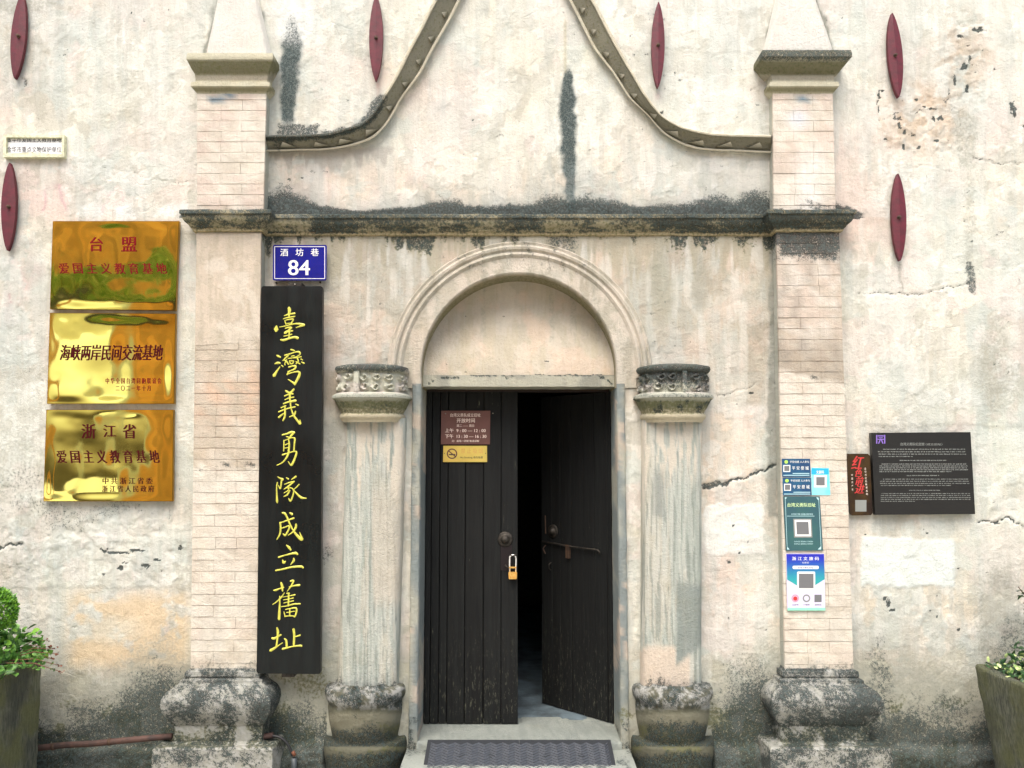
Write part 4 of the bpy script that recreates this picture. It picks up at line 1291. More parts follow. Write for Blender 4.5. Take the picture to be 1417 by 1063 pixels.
leaf = MB().box(xs[0] + .01, xs[-1] - .012, .302, .325, DZ0 + .25, DZ0 + .37).box(xs[0] + .01, xs[-1] - .012, .302, .325, DZ0 + 1.45, DZ0 + 1.57)\
    .box(xs[0] + .01, xs[-1] - .006, .298, .302, DZ0 + .02, DZ1 - .02).build('door_leaf', M_DOOR, HALL)
leaf['label'] = 'closed left door leaf of dark planks carrying two small signs'
for a, b in zip(xs[:-1], xs[1:]):
    plank_mesh(a + .0016, b - .0016, .26 + rnd.uniform(-.0015, .0015), .298, DZ0 + rnd.uniform(0, .004), DZ1, rnd).build('plank', M_DOOR, leaf)
def P26(px, py, y=.26): return P3(px, py, y)
kx, _, kz = P26(699, 746.5, .25)
MB().lathe_y(kx, kz, [(.0, .262), (.043, .260), (.043, .253), (.036, .250), (.026, .251), (.022, .238), (.012, .228), (.0, .226)], 28).build('door_boss', M_IRON, leaf, True)
hx, _, hz = P26(701, 765, .255)
MB().box(hx - .034, hx + .03, .2555, .2585, hz - .10, hz + .045).build('lock_plate', simple('dark_lock_plate', (36, 30, 32), .5, .6), leaf)
MB().tube([P26(706, 768, .256), P26(706, 768, .235), P26(709, 769.5, .230), P26(713, 768.5, .232), P26(715, 767, .235)], .004).tube([P26(699, 782, .258), P26(700.5, 784, .243), P26(703, 786, .238)], .0045).build('staple', M_IRON, leaf, True)
# right leaf, swung into the room
hinge = Vector((float(U(849, 1003, .26)[0]), .262, 0)); ANG = math.radians(133.5)
W = .562
dirv = Vector((math.cos(ANG), math.sin(ANG), 0)); nor = Vector((-dirv.y * -1, dirv.x * -1, 0))  # towards viewer
nor = Vector((dirv.y, -dirv.x, 0))
if nor.y > 0: nor = -nor
def L2W(a, d, z): p = hinge + dirv * a + nor * d; return (p.x, p.y, z)
def tf(mb): mb.v = [L2W(x, -y, z) for x, y, z in mb.v]; return mb
leaf2 = tf(MB().box(.01, W - .01, .03, .05, DZ0 + .25, DZ0 + .37).box(.01, W - .01, .03, .05, DZ0 + 1.45, DZ0 + 1.57).box(.004, W - .004, .026, .030, DZ0 + .02, DZ1 - .02)).build('door_leaf', M_DOOR, HALL)
leaf2['label'] = 'right door leaf standing open into the dark room'
cuts = [0, .035, .125, .215, .31, .40, .470, W]
for a, b in zip(cuts[:-1], cuts[1:]):
    tf(plank_mesh(a + .0016, b - .0016, rnd.uniform(-.0015, .0015), .026, DZ0 + rnd.uniform(0, .004), DZ1, rnd)).build('plank', M_DOOR, leaf2)
def leafpt(px, py):
    """point on the open leaf that shows at px, py"""
    o_ = Vector((0, -CAM_D, CAM_Z)); q = Vector(P3(px, py, 0)) - o_
    t = (hinge - o_).dot(nor) / q.dot(nor); p = o_ + q * t
    return (p - hinge).dot(dirv), p.z
a, z = leafpt(766, 735)
bo = MB().lathe_y(a, z, [(.0, -.001), (.040, -.002), (.040, -.008), (.030, -.010), (.022, -.010), (.018, -.022), (.0, -.030)], 24); tf(bo).build('door_boss', M_IRON, leaf2, True)
a0, z0 = leafpt(753, 749); a1, z1 = leafpt(790, 756); a2, z2 = leafpt(829, 761); a3, z3 = leafpt(832, 767)
br = MB().tube([(a0, -.016, z0), ((a0 + a1) / 2, -.016, (z0 + z1) / 2 + .001), (a1, -.016, z1), ((a1 + a2) / 2, -.015, (z1 + z2) / 2), (a2, -.014, z2), (a3 + .004, -.014, z2 - .008), (a3, -.014, z3)], .0055)
tf(br).build('hook_bar', M_IRON, leaf2, True)
a, z = leafpt(788, 756); q = MB().box(a - .012, a - .005, -.022, -.002, z - .07, z + .006).box(a + .005, a + .012, -.022, -.002, z - .07, z + .006).box(a - .012, a + .012, -.024, -.021, z + .004, z + .010); tf(q).build('bar_bracket', M_IRON_RUST, leaf2)
a, z = leafpt(756, 727); q = MB().tube([(a, -.006, z - .05), (a, -.010, z + .06)], .004).tube([(a, -.006, z - .12), (a + .01, -.02, z - .14), (a - .01, -.02, z - .17)], .004); tf(q).build('iron_rod', M_IRON_RUST, leaf2)
a, z = leafpt(763, 783); q = MB().tube([(a, -.002, z + .02), (a, -.02, z + .01), (a, -.022, z - .015), (a, -.006, z - .025)], .004); tf(q).build('staple', M_IRON, leaf2, True)

# ------------------------------------------------------------------ lettering and flat print
def lettering(s, x0, x1, v0, v1, y, mat, parent, bold=.0, name='lettering', skew=0, yfn=None):
    """text fitted to the px box x0..x1, v0..v1 on the plane at depth y"""
    c = bpy.data.curves.new(name, 'FONT'); c.body = s; c.resolution_u = 3; c.offset = 0; c.fill_mode = 'FRONT'
    t = bpy.data.objects.new('tmp', c)
    me = bpy.data.meshes.new_from_object(t)
    bpy.data.objects.remove(t); bpy.data.curves.remove(c)
    me.name = name
    n = len(me.vertices); co = np.empty(n * 3, np.float32); me.vertices.foreach_get('co', co); co = co.reshape(-1, 3)
    a, b = co.min(0), co.max(0)
    fx = (co[:, 0] - a[0]) / max(b[0] - a[0], 1e-6); fy = (co[:, 1] - a[1]) / max(b[1] - a[1], 1e-6)
    if bold > 0:   # heavier strokes: the same outlines laid twice, a hair apart
        polys = [tuple(p.vertices) for p in me.polygons]
        dl = bold * .75 * (v1 - v0) / max(x1 - x0, 1e-6)
        fx = np.concatenate([fx - dl, fx + dl]); fy = np.concatenate([fy, fy])
        bpy.data.meshes.remove(me)
        me = mesh(name, np.stack([fx, fx * 0, fy], -1), polys + [tuple(i + n for i in q) for q in polys])
        lay = np.concatenate([np.zeros(n), np.full(n, .0001)]); n = 2 * n
    else: lay = np.zeros(n)
    u = x0 + (x1 - x0) * fx + skew * (fy - .5) * (v1 - v0); v = v1 + (v0 - v1) * fy
    x, z = U(u, v, y)
    co = np.stack([x, (np.full(n, y) if yfn is None else yfn(u, v)) - lay, z], -1).astype(np.float32)
    me.vertices.foreach_set('co', co.ravel()); me.update(); me.materials.clear()
    return obj(name, me, mat, parent)
def quad(c, y0, y1):
    return MB().prism([tuple(float(q) for q in U(px, py, y0)) for px, py in c], y0, y1)
def rect(x0, x1, v0, v1): return [(x0, v0), (x1, v0), (x1, v1), (x0, v1)]
def patch(name, c, y, mat, parent, t=.0006):
    return quad(c, y, y + t).build(name, mat, parent)
def rrect(c, r=3, n=4):
    """rounded px quad"""
    out = []
    m = len(c)
    for i in range(m):
        p = np.array(c[i], float); a = np.array(c[i - 1], float); b = np.array(c[(i + 1) % m], float)
        da = (a - p) / np.linalg.norm(a - p); db = (b - p) / np.linalg.norm(b - p)
        for k in range(n + 1):
            t = k / n; out.append(tuple(p + da * r * (1 - t) ** 2 + db * r * t ** 2))
    return out
def disc(cx, cy, r, n=20, r2=None): return [(cx + r * math.cos(2 * math.pi * k / n), cy + (r2 or r) * math.sin(2 * math.pi * k / n)) for k in range(n)]
def ring(name, cx, cy, r0, r1, y, mat, parent, n=28):
    m = MB(); V = []
    for k in range(n):
        a = 2 * math.pi * k / n
        for r in (r0, r1):
            x, z = U(cx + r * math.cos(a), cy + r * math.sin(a), y); V.append((float(x), y, float(z)))
    m.add(V, [(2 * k, 2 * k + 1, (2 * k + 3) % (2 * n), (2 * k + 2) % (2 * n)) for k in range(n)])
    return m.build(name, mat, parent)
def screw(px, py, y, parent, r=.006, mat=None, name='screw'):
    x, z = U(px, py, y)
    return MB().lathe_y(float(x), float(z), [(r, y + .012), (r, y), (r * .7, y - .002), (0, y - .0025)], 10).build(name, mat or M_BOLT, parent, True)
def thing(name, label, cat, px, py, y, group=None):
    return empty(name, label, cat, P3(px, py, y), group)

# brass plaques
def plaque(c, label, seed, lines, amp):
    y0 = -.034
    t = thing('brass_plaque', label, 'plaque', sum(p[0] for p in c) / 4, c[3][1], -.02, 'mirror brass plaques left of the door')
    e = 1.2
    ci = [(c[0][0] + .6, c[0][1] + .6), (c[1][0] - .6, c[1][1] + .6), (c[2][0] - .6, c[2][1] - .6), (c[3][0] + .6, c[3][1] - .6)]
    nu, nv = 110, 76
    s, q = np.meshgrid(np.linspace(0, 1, nu), np.linspace(0, 1, nv), indexing='ij')
    q2 = np.array(ci, float)
    uu = (q2[0][0] * (1 - s) + q2[1][0] * s) * (1 - q) + (q2[3][0] * (1 - s) + q2[2][0] * s) * q
    vv = (q2[0][1] * (1 - s) + q2[1][1] * s) * (1 - q) + (q2[3][1] * (1 - s) + q2[2][1] * s) * q
    x, z = U(uu, vv, y0)
    edge = ss(0, .09, s) * ss(0, .09, 1 - s) * ss(0, .1, q) * ss(0, .1, 1 - q)
    w = (fbm(s, q, .55, 130 + seed, 2) - .5) * amp * 3.2 + (fbm(s, q * .6, .22, 140 + seed, 2) - .5) * amp * .9 + (fbm(s, q, .07, 150 + seed, 1) - .5) * amp * .06
    y = y0 + w * edge * 1.0
    me = grid('brass_sheet', np.stack([x, y, z], -1)); me.shade_smooth(); obj('brass_sheet', me, M_BRASS, t)
    quad(c, y0 + .0055, -.008).build('backing_plate', M_BRASSEDGE, t)
    fr = MB()
    for a, b in (((0, 0), (1, 1)), ):
        pass
    for txt, x0, x1, v0, v1, mat, bold, skew in lines:
        def yf(uu_, vv_):
            q_ = (vv_ - q2[0][1]) / (q2[3][1] - q2[0][1]); xa_ = q2[0][0] + (q2[3][0] - q2[0][0]) * q_; xb_ = q2[1][0] + (q2[2][0] - q2[1][0]) * q_; s_ = (uu_ - xa_) / (xb_ - xa_)
            a = np.clip(s_ * (nu - 1), 0, nu - 1.001); b = np.clip(q_ * (nv - 1), 0, nv - 1.001)
            i = a.astype(int); j = b.astype(int); a = a - i; b = b - j
            return (y[i, j] * (1 - a) + y[i + 1, j] * a) * (1 - b) + (y[i, j + 1] * (1 - a) + y[i + 1, j + 1] * a) * b - .0015
        lettering(txt, x0, x1, v0, v1, y0, mat, t, bold * 1.6, 'engraved_lettering', skew, yf)
plaque([(73, 306), (248, 306), (243, 430), (69, 428)], 'topmost brass plaque left of the door, lettered 台盟 in red', 1,
       [('台', 125, 142, 328, 348, M_REDINK, .02, 0), ('盟', 168, 189, 328, 348, M_REDINK, .02, 0), ('爱 国 主 义 教 育 基 地', 82, 230, 364, 379, M_REDINK, .015, -.15)], .0030)
plaque([(69, 433), (243, 434), (241, 559), (65, 559)], 'middle brass plaque left of the door, lettered 海峡两岸民间交流基地', 2,
       [('海峡两岸民间交流基地', 84, 225, 477, 499, M_DKREDINK, .02, .12), ('中 华 全 国 台 湾 同 胞 联 谊 会', 146, 223, 523, 531, M_REDINK, .012, 0), ('二 〇 二 一 年 十 月', 160, 208, 533.5, 541, M_REDINK, .012, 0)], .0026)
plaque([(64, 567), (240, 567), (239, 694), (60, 694)], 'lowest brass plaque left of the door, lettered 浙江省 at its top', 3,
       [('浙', 113, 132, 587, 607, M_DKREDINK, .022, 0), ('江', 143, 160, 588, 605, M_DKREDINK, .022, 0), ('省', 170, 188, 587, 607, M_DKREDINK, .022, 0),
        ('爱 国 主 义 教 育 基 地', 79, 220, 623, 641, M_DKREDINK, .022, -.12), ('中 共 浙 江 省 委', 142, 211, 661, 670, M_DKREDINK, .015, 0), ('浙 江 省 人 民 政 府', 141, 213, 672, 681, M_DKREDINK, .015, 0)], .0028)

# white marble tablet in a stucco frame
t = thing('stone_tablet', 'small white marble tablet with two lines of black characters, top left of the wall', 'tablet', 46, 217, -.02)
quad([(8, 189), (86, 190), (86, 214), (7, 215)], -.008, .012).build('marble_panel', M_MARBLE, t)
fr = MB()
for c in ([(5, 186.5), (89, 187), (85.5, 190.5), (8.5, 190)], [(85.5, 190.5), (89, 187), (88.5, 217.5), (85, 213.5)], [(8, 212.5), (46, 211), (85, 213.5), (88.5, 217.5), (4, 217.5)], [(5, 186.5), (8.5, 190), (8, 212.5), (4, 217.5)]):
    q = quad(c, -.026, .012); fr.add(q.v, q.f)
fr.build('tablet_frame', M_STUCCO_FRAME, t)
lettering('金华市爱国主义教育基地', 9.5, 85, 188.8, 197, -.0087, M_INK, t, .02)
lettering('金华市重点文物保护单位', 9.5, 85, 202.8, 211.2, -.0087, M_INK, t, .015)

# blue house-number plate
t = thing('number_plate', 'blue enamel house-number plate reading 84 above the black board', 'number plate', 414, 388, -.03)
quad(rrect([(378, 339), (452, 339), (451.5, 388), (377.5, 388)], 2), -.040, -.030).build('plate', M_BLUE, t)
for c in (rect(380, 449.5, 341, 341.8), rect(380, 449.5, 385.2, 386), rect(379.6, 380.4, 341, 386), rect(449, 449.8, 341, 386)): patch('white_line', c, -.0408, M_WHITEP, t)
lettering('酒   坊   巷', 388, 441, 344, 354.5, -.0408, M_WHITEP, t, .015)
lettering('84', 399, 428.5, 360, 381, -.0408, M_WHITEP, t, .03)
for px, py in ((382, 391), (443, 390.5)): screw(px, py, -.012, t, .005, M_IRON)
MB().box(*[float(q) for q in (U(400, 360, -.03)[0], U(430, 360, -.03)[0])], -.031, .01, float(U(400, 385, -.03)[1]), float(U(400, 345, -.03)[1])).build('wall_block', M_IRON, t)

# long black board with yellow calligraphy
STROKES = {
 (370,420): [[(490,100,60),(500,160,70),(490,230,50),(490,290,40)],[(385,280,25),(470,250,35),(620,225,40)],[(365,350,25),(450,325,30),(625,295,28)],
  [(395,390,25),(410,440,28),(425,480,25)],[(400,385,22),(500,362,28),(585,360,35),(560,420,30),(540,460,25)],[(425,462,20),(540,445,22)],[(205,515,40),(200,585,100),(195,630,50)],
  [(275,535,18),(400,515,25),(600,465,30),(740,465,45),(830,490,60)],[(800,500,50),(650,548,18)],[(410,565,30),(470,545,30),(545,550,40),(490,600,30),(400,670,60)],
  [(400,665,50),(480,640,35),(570,620,35)],[(500,580,45),(495,680,35),(490,780,40)],[(375,742,22),(460,725,22),(555,698,28)],[(305,825,40),(380,830,50),(500,790,45),(620,765,48),(690,785,60)]],
 (370,480): [[(215,195,30),(250,215,45),(295,235,35)],[(170,385,25),(230,365,50),(290,370,35)],[(285,455,25),(210,560,45),(150,655,70)],[(530,65,30),(575,75,35),(615,90,30)],
  [(390,195,30),(500,165,30),(640,120,28),(720,120,45),(740,170,30),(680,215,20),(600,240,15)],[(540,215,20),(610,205,25)],[(350,315,20),(420,245,35),(480,200,30)],
  [(470,265,25),(560,255,20),(680,245,28),(770,225,25)],[(380,300,30),(430,330,40),(480,400,30)],[(440,290,30),(400,370,25),(400,415,25)],[(500,320,25),(520,385,30)],
  [(500,320,22),(590,325,28),(570,385,25),(520,385,20)],[(680,270,35),(700,330,30),(650,385,25)],[(650,340,25),(740,390,28)],[(760,280,28),(800,300,20)],[(775,345,25),(830,375,35)],[(315,415,20),(355,450,28)],
  [(485,460,35),(560,440,30),(640,440,45),(620,500,40),(540,540,30),(470,570,40)],[(490,560,40),(450,630,35)],[(450,625,25),(560,585,28),(690,565,40),(730,600,50),(700,700,60),(620,850,50)],[(620,840,50),(550,790,35),(470,740,18)]],
 (370,535): [[(410,95,30),(450,120,50),(490,150,35)],[(600,60,40),(560,110,45),(520,150,40)],[(390,215,30),(480,180,30),(580,165,35)],[(400,300,22),(480,265,28),(600,240,30)],[(365,390,35),(480,350,35),(640,320,55)],
  [(510,130,50),(510,250,45),(515,350,35)],[(310,480,25),(420,435,30)],[(255,575,30),(420,510,30),(630,460,35)],[(395,450,30),(400,560,40),(395,680,40),(355,770,35)],[(260,700,45),(330,640,35),(400,590,20)],
  [(515,350,35),(545,520,28),(600,660,45),(680,770,45),(740,840,60)],[(755,840,35),(735,750,15)],[(640,560,30),(610,640,45),(500,690,20)],[(640,400,20),(700,425,35)]],
 (370,595): [[(335,115,30),(440,90,35),(540,50,50),(610,60,50)],[(600,65,45),(540,130,50),(510,180,30)],[(430,150,25),(490,170,30)],[(375,235,22),(375,350,28),(370,480,25)],
  [(380,245,22),(480,205,20),(560,180,20),(620,200,45),(610,330,35),(600,490,35)],[(480,200,25),(495,330,40),(480,480,45)],[(400,340,22),(500,300,22)],[(385,415,18),(480,400,22)],
  [(345,565,40),(440,535,28),(600,490,25),(660,510,40),(620,650,45),(560,780,50),(525,790,35),(470,715,15)],[(490,490,50),(440,620,40),(340,740,30),(220,800,20)]],
 (370,645): [[(235,245,20),(290,280,35),(350,300,45),(320,340,35),(310,430,35),(290,515,30),(250,440,20)],[(230,370,28),(210,480,28),(215,650,35),(220,790,50),(225,830,30)],[(430,265,25),(475,295,35)],
  [(650,235,40),(600,270,35),(545,305,15)],[(390,415,22),(500,375,30),(610,350,30)],[(590,365,30),(470,465,40),(375,525,18)],[(450,470,30),(480,540,28),(380,610,20)],[(510,550,30),(450,650,40),(370,695,15)],
  [(470,500,22),(550,500,25),(595,570,30),(570,700,35),(520,790,45),(480,730,18)],[(720,415,28),(660,480,25),(600,530,20)],[(590,540,25),(680,640,40),(770,715,50),(880,730,22)]],
 (370,700): [[(340,160,35),(400,180,50),(450,270,40),(490,370,40),(580,550,35),(680,680,60),(770,760,70),(800,740,40)],[(775,720,45),(730,600,15)],[(505,160,30),(560,190,60)],[(290,390,30),(400,350,30),(600,280,40)],
  [(290,380,45),(300,500,40),(285,640,38),(215,765,20)],[(320,510,25),(400,485,25),(480,455,30),(495,510,40),(440,620,40),(400,670,40),(355,635,25)],[(650,420,45),(640,500,50),(580,590,35),(470,670,15)]],
 (370,745): [[(435,160,30),(490,210,60),(530,265,35)],[(255,430,40),(400,385,28),(540,350,40),(640,335,60),(685,365,35)],[(345,490,25),(370,550,65),(415,520,25)],[(595,450,30),(595,510,55),(525,600,15)],[(190,730,35),(350,700,35),(540,655,40),(760,640,50),(810,670,35)]],
 (370,800): [[(140,275,20),(190,275,45),(280,240,30),(375,210,25)],[(310,110,45),(335,190,55),(345,295,30)],[(525,70,35),(590,60,45),(560,140,35),(510,220,30),(450,300,15)],[(495,205,20),(600,175,30),(730,160,50)],
  [(390,330,14),(320,430,35),(220,530,28),(120,600,15)],[(280,410,25),(280,600,38),(270,800,55),(265,930,55)],[(440,345,30),(500,350,35)],[(350,430,14),(500,405,20),(625,380,35)],[(365,495,15),(480,475,20),(590,450,25)],
  [(370,565,15),(480,540,20),(595,515,28)],[(485,340,40),(480,480,40),(475,630,36)],[(310,650,15),(450,630,25),(600,590,35),(745,585,30)],[(375,760,20),(400,870,30)],[(415,710,20),(520,690,25),(650,680,40),(655,780,40),(620,875,35),(580,850,20)],
  [(400,865,25),(540,855,25),(620,870,20)],[(510,700,30),(505,850,30)],[(440,780,18),(620,750,18)]],
 (365,855): [[(185,460,40),(230,470,55),(310,430,40),(390,385,40)],[(300,225,35),(320,320,55),(305,500,40),(285,650,38)],[(155,740,65),(240,690,50),(330,630,25),(425,565,20)],[(470,475,35),(510,520,50),(520,660,45)],
  [(675,260,55),(690,400,50),(680,620,45)],[(720,425,25),(825,395,35)],[(430,705,50),(530,680,35),(650,650,25),(830,630,45),(860,645,30)]],
}
t = thing('calligraphy_board', 'long black board with yellow calligraphy hanging between pilaster and column', 'signboard', 400, 935, -.09)
BY = -.118
bc = rrect([(361.5, 396), (446.5, 396), (443.5, 933), (355, 932)], 4)
quad(bc, BY, -.082).build('board', M_BOARD, t)
for c in ([(399, 391), (417, 391), (417, 397), (399, 397)], [(390, 931), (407, 931), (407, 937), (390, 937)]):
    quad(c, BY + .008, -.02).build('hanging_lug', M_IRON, t)
screw(408, 393.5, BY + .006, t, .004)
nchar = 0
for (ox, oy), strokes in STROKES.items():
    m = MB()
    for si, st in enumerate(strokes):
        k = 5
        pts = smoothpts([(p[0], p[1]) for p in st], (len(st) - 1) * k + 1) if len(st) > 2 else np.array([np.array(st[0][:2]) * (1 - q) + np.array(st[1][:2]) * q for q in np.linspace(0, 1, k + 1)])
        ws = np.interp(np.linspace(0, len(st) - 1, len(pts)), range(len(st)), [p[2] for p in st]) * 1.03
        d0 = pts[1] - pts[0]; d0 = d0 / (np.linalg.norm(d0) + 1e-9); d1 = pts[-1] - pts[-2]; d1 = d1 / (np.linalg.norm(d1) + 1e-9)
        pts = np.vstack([pts[0] - d0 * ws[0] * .38, pts, pts[-1] + d1 * ws[-1] * .38]); ws = np.concatenate([[ws[0] * .35], ws, [ws[-1] * .35]])
        V = []
        for i in range(len(pts)):
            d = pts[min(i + 1, len(pts) - 1)] - pts[max(i - 1, 0)]; d = d / (np.linalg.norm(d) + 1e-9); nrm = np.array([-d[1], d[0]])
            for o_, dep in ((-.5, 0), (-.22, .0022), (.22, .0022), (.5, 0)):
                q = (pts[i] + nrm * ws[i] * o_) / 16.354
                x, z = U(ox + q[0], oy + q[1], BY); V.append((float(x), BY - .0004 - dep - si * .00004, float(z)))
        m.add(V, [(i * 4 + j, i * 4 + j + 1, i * 4 + j + 5, i * 4 + j + 4) for i in range(len(pts) - 1) for j in range(3)])
    m.build('painted_character', M_YELLOW, t)

# spindle-shaped iron wall anchors
def anchor(label, top, bot, w, seed):
    y0, y1 = -.040, -.014
    top = np.array(top, float); bot = np.array(bot, float)
    mid = (top + bot) / 2
    t = thing('wall_anchor', label, 'wall anchor', mid[0], mid[1], -.02, 'red spindle wall anchors')
    ax = bot - top; L = np.linalg.norm(ax); ax /= L; nn = np.array([-ax[1], ax[0]])
    left, right = [], []
    for k in range(21):
        f = k / 20; hw = w * .5 * (math.sin(math.pi * f)) ** .62 if 0 < f < 1 else 0
        hw = max(hw, .7)
        p = top + ax * L * f; left.append(tuple(p + nn * hw)); right.append(tuple(p - nn * hw))
    poly = left + right[::-1]
    m = MB()
    V = []
    for (a, b, c_) in [(p, y0, 1) for p in poly]:
        x, z = U(a[0], a[1], -.03); V.append((float(x), y0 + .003, float(z)))
    n = len(poly); k = 21
    # domed face: centre ridge
    ridge = [tuple(float(q) for q in U(*(top + ax * L * i / 20), -.03)) for i in range(21)]
    for i, (x, z) in enumerate(ridge): V.append((x, y0 - .003 * math.sin(math.pi * i / 20), z))
    for p in poly:
        x, z = U(p[0], p[1], -.03); V.append((float(x), y1, float(z)))
    Fq = []
    for i in range(20):
        Fq.append((i, i + 1, n + i + 1, n + i)); Fq.append((n + i, n + i + 1, n - 2 - i, n - 1 - i))
    for i in range(n): Fq.append((i, n + 21 + i, n + 21 + (i + 1) % n, (i + 1) % n))
    m.add(V, Fq).build('spindle_plate', M_RED, t)
    x, z = U(mid[0], mid[1], y0)
    MB().lathe_y(float(x), float(z), [(.011, .0), (.011, y0 - .004), (.008, y0 - .006), (.008, y0 - .016), (.004, y0 - .018), (0, y0 - .018)], 8).build('bolt', M_IRON_RUST, t)
anchor('crimson spindle anchor cut by the top edge at far left, above the marble tablet', (31, -8), (21, 109), 20, 1)
anchor('crimson spindle anchor on the left edge of the wall, below the marble tablet', (14, 226), (11, 347), 20, 2)
anchor('crimson spindle anchor beside the left arm of the gable moulding', (521, -6), (520, 112), 19, 3)
anchor('crimson spindle anchor beside the right arm of the gable moulding', (911, 4), (910, 122), 18, 4)
anchor('upper crimson spindle anchor right of the right obelisk', (1234, 19), (1243, 135), 20, 5)
anchor('lower crimson spindle anchor on the right wall, above the damp streak', (1242, 241), (1245, 361), 20, 6)

# notices on the left door leaf
DY = .252
t = thing('opening_hours_sign', 'small brown opening-hours sign on the closed door leaf', 'sign', 645, 615, .255)
quad([(610.5, 568.5), (678.5, 568.5), (678, 615), (610, 615)], DY, .2575).build('plate', M_BROWNSIGN, t)
for s, x0, x1, v0, v1, b in (('台湾义勇队成立旧址', 623, 665, 572, 577, .012), ('开放时间', 632, 657, 579, 585, .02), ('周二 —— 周日', 632, 656, 587.5, 591, .01), ('上午  9 : 00 — 12 : 00', 616, 672, 593, 598.5, .02),
                             ('下午  13 : 30 — 16 : 30', 616, 673, 601, 606.5, .02), ('注：逢周一闭馆 敬请谅解', 625, 663, 608.8, 611.8, .01)):
    lettering(s, x0, x1, v0, v1, DY - .0008, M_CREAMP, t, b)
for px, py in ((616.5, 572.5), (682, 572)): screw(px, py, DY if px < 680 else .257, t, .004)
t = thing('no_smoking_sign', 'narrow pale brass no-smoking plate under the brown sign', 'sign', 644, 640, .255)
quad([(613.5, 617), (674, 617), (674, 639.5), (613, 639.5)], DY, .2575).build('plate', M_GOLDLIGHT, t)
ring('prohibition_ring', 625.5, 628, 5.6, 7.2, DY - .0008, M_BROWNSIGN, t)
a = math.radians(40); cx, cy = 625.5, 628
patch('prohibition_bar', [(cx - 6 * math.cos(a) - .5, cy - 6 * math.sin(a) + .5), (cx - 6 * math.cos(a) + .5, cy - 6 * math.sin(a) - .5), (cx + 6 * math.cos(a) + .5, cy + 6 * math.sin(a) - .5), (cx + 6 * math.cos(a) - .5, cy + 6 * math.sin(a) + .5)], DY - .001, M_BROWNSIGN, t, .0001)
patch('cigarette', rect(621, 630, 628.4, 629.9), DY - .0008, M_INK, t, .0001)
lettering('禁 止 吸 烟', 638, 668, 620.5, 627.5, DY - .0008, simple('faint_orange_print', (222, 178, 96), .5), t)
lettering('No Smoking 请勿吸烟', 637, 668, 631.5, 635, DY - .0008, M_INK, t, .008)
for px in (615, 672): screw(px, 627.5, DY, t, .0025, M_INK)

# padlock
t = thing('padlock', 'brass padlock with long bright shackle hanging on the left door leaf', 'padlock', 709, 801, .24)
LY = .236
x0, z0 = U(703.5, 791.5, LY); x1, z1 = U(715.5, 801, LY)
m = MB().prism([(float(a), float(b)) for a, b in [U(p, q, LY) for p, q in rrect([(703.5, 791.5), (715.5, 791.5), (715, 801.2), (704, 801.2)], 1.5)]], LY - .011, LY + .009)
m.build('padlock_body', M_LOCK, t)
sh = [P3(705.4, 792, LY)] + [P3(705.2, 780, LY), P3(705.4, 773, LY)] + [P3(709.6 - 4.4 * math.cos(q), 772.5 - 4.4 * math.sin(q), LY) for q in np.linspace(.2, math.pi - .2, 9)] + [P3(714, 773, LY), P3(714, 780, LY), P3(713.8, 792, LY)]
MB().tube(sh, .0042, 10).build('shackle', M_SHACKLE, t, True)
quad(rect(704.5, 714.5, 784.5, 786.5), LY - .006, LY + .006).build('shackle_keeper', M_LOCK, t)

# stickers on the right pilaster
SY = -.0835
def sticker_navy(c, label):
    t = thing('safety_sticker', label, 'sticker', (c[0][0] + c[1][0]) / 2, c[2][1], -.08, 'navy stickers on the pilaster')
    quad(c, SY, SY + .0024).build('sheet', M_NAVY, t)
    x, y = c[0][0], c[0][1]
    patch('badge', disc(x + 6, y + 4.3, 2.5, 14), SY - .0006, M_LIME, t, .0002)
    lettering('平安创建 人人参与', x + 11, c[1][0] - 1.5, y + 2.6, y + 5.8, SY - .0006, M_WHITEP, t, .012)
    patch('blank_square', rect(x + 2, x + 11.6, y + 8.6, y + 18.2), SY - .0006, M_WHITEP, t, .0002)
    patch('grey_square', rect(x + 3.2, x + 10.4, y + 9.8, y + 17), SY - .0009, M_GREYPR, t, .0001)
    lettering('平 安 婺 城', x + 14, c[1][0] - 2, y + 10.2, y + 15.4, SY - .0006, M_WHITEP, t, .02)
    patch('pale_line', rect(x + 15, c[1][0] - 1, y + 19.8, y + 20.8), SY - .0006, M_MINT, t, .0002)
    patch('pale_line', rect(x + 2, c[1][0] - 1, y + 22.3, y + 23.3), SY - .0006, M_MINT, t, .0002)
sticker_navy([(1082, 635), (1121, 635), (1122, 660), (1082.5, 660)], 'upper of the two navy stickers on the right pilaster')
sticker_navy([(1083, 661), (1122.2, 661), (1123, 685.5), (1083.5, 685.5)], 'lower navy sticker on the right pilaster, just above the teal plate')
t = thing('cyan_sticker', 'small cyan and white sticker right of the navy ones', 'sticker', 1135, 685, -.08)
quad([(1122.8, 647.5), (1147, 648), (1149, 685), (1123.6, 685)], SY + .0004, SY + .0026).build('sheet', M_CYAN, t)
patch('top_band', [(1123.2, 648), (1146.4, 648.4), (1146.8, 656.5), (1123.2, 656.5)], SY - .0002, M_CYAN2, t, .0002)
lettering('文旅码', 1129.5, 1140, 651, 655.6, SY - .0006, M_WHITEP, t, .03)
patch('blank_square', rect(1126.5, 1144, 657.5, 674.5), SY - .0002, M_WHITEP, t, .0002)
patch('pale_square', rect(1129.5, 1141.3, 660.2, 671.8), SY - .0005, M_GREYPR, t, .0001)

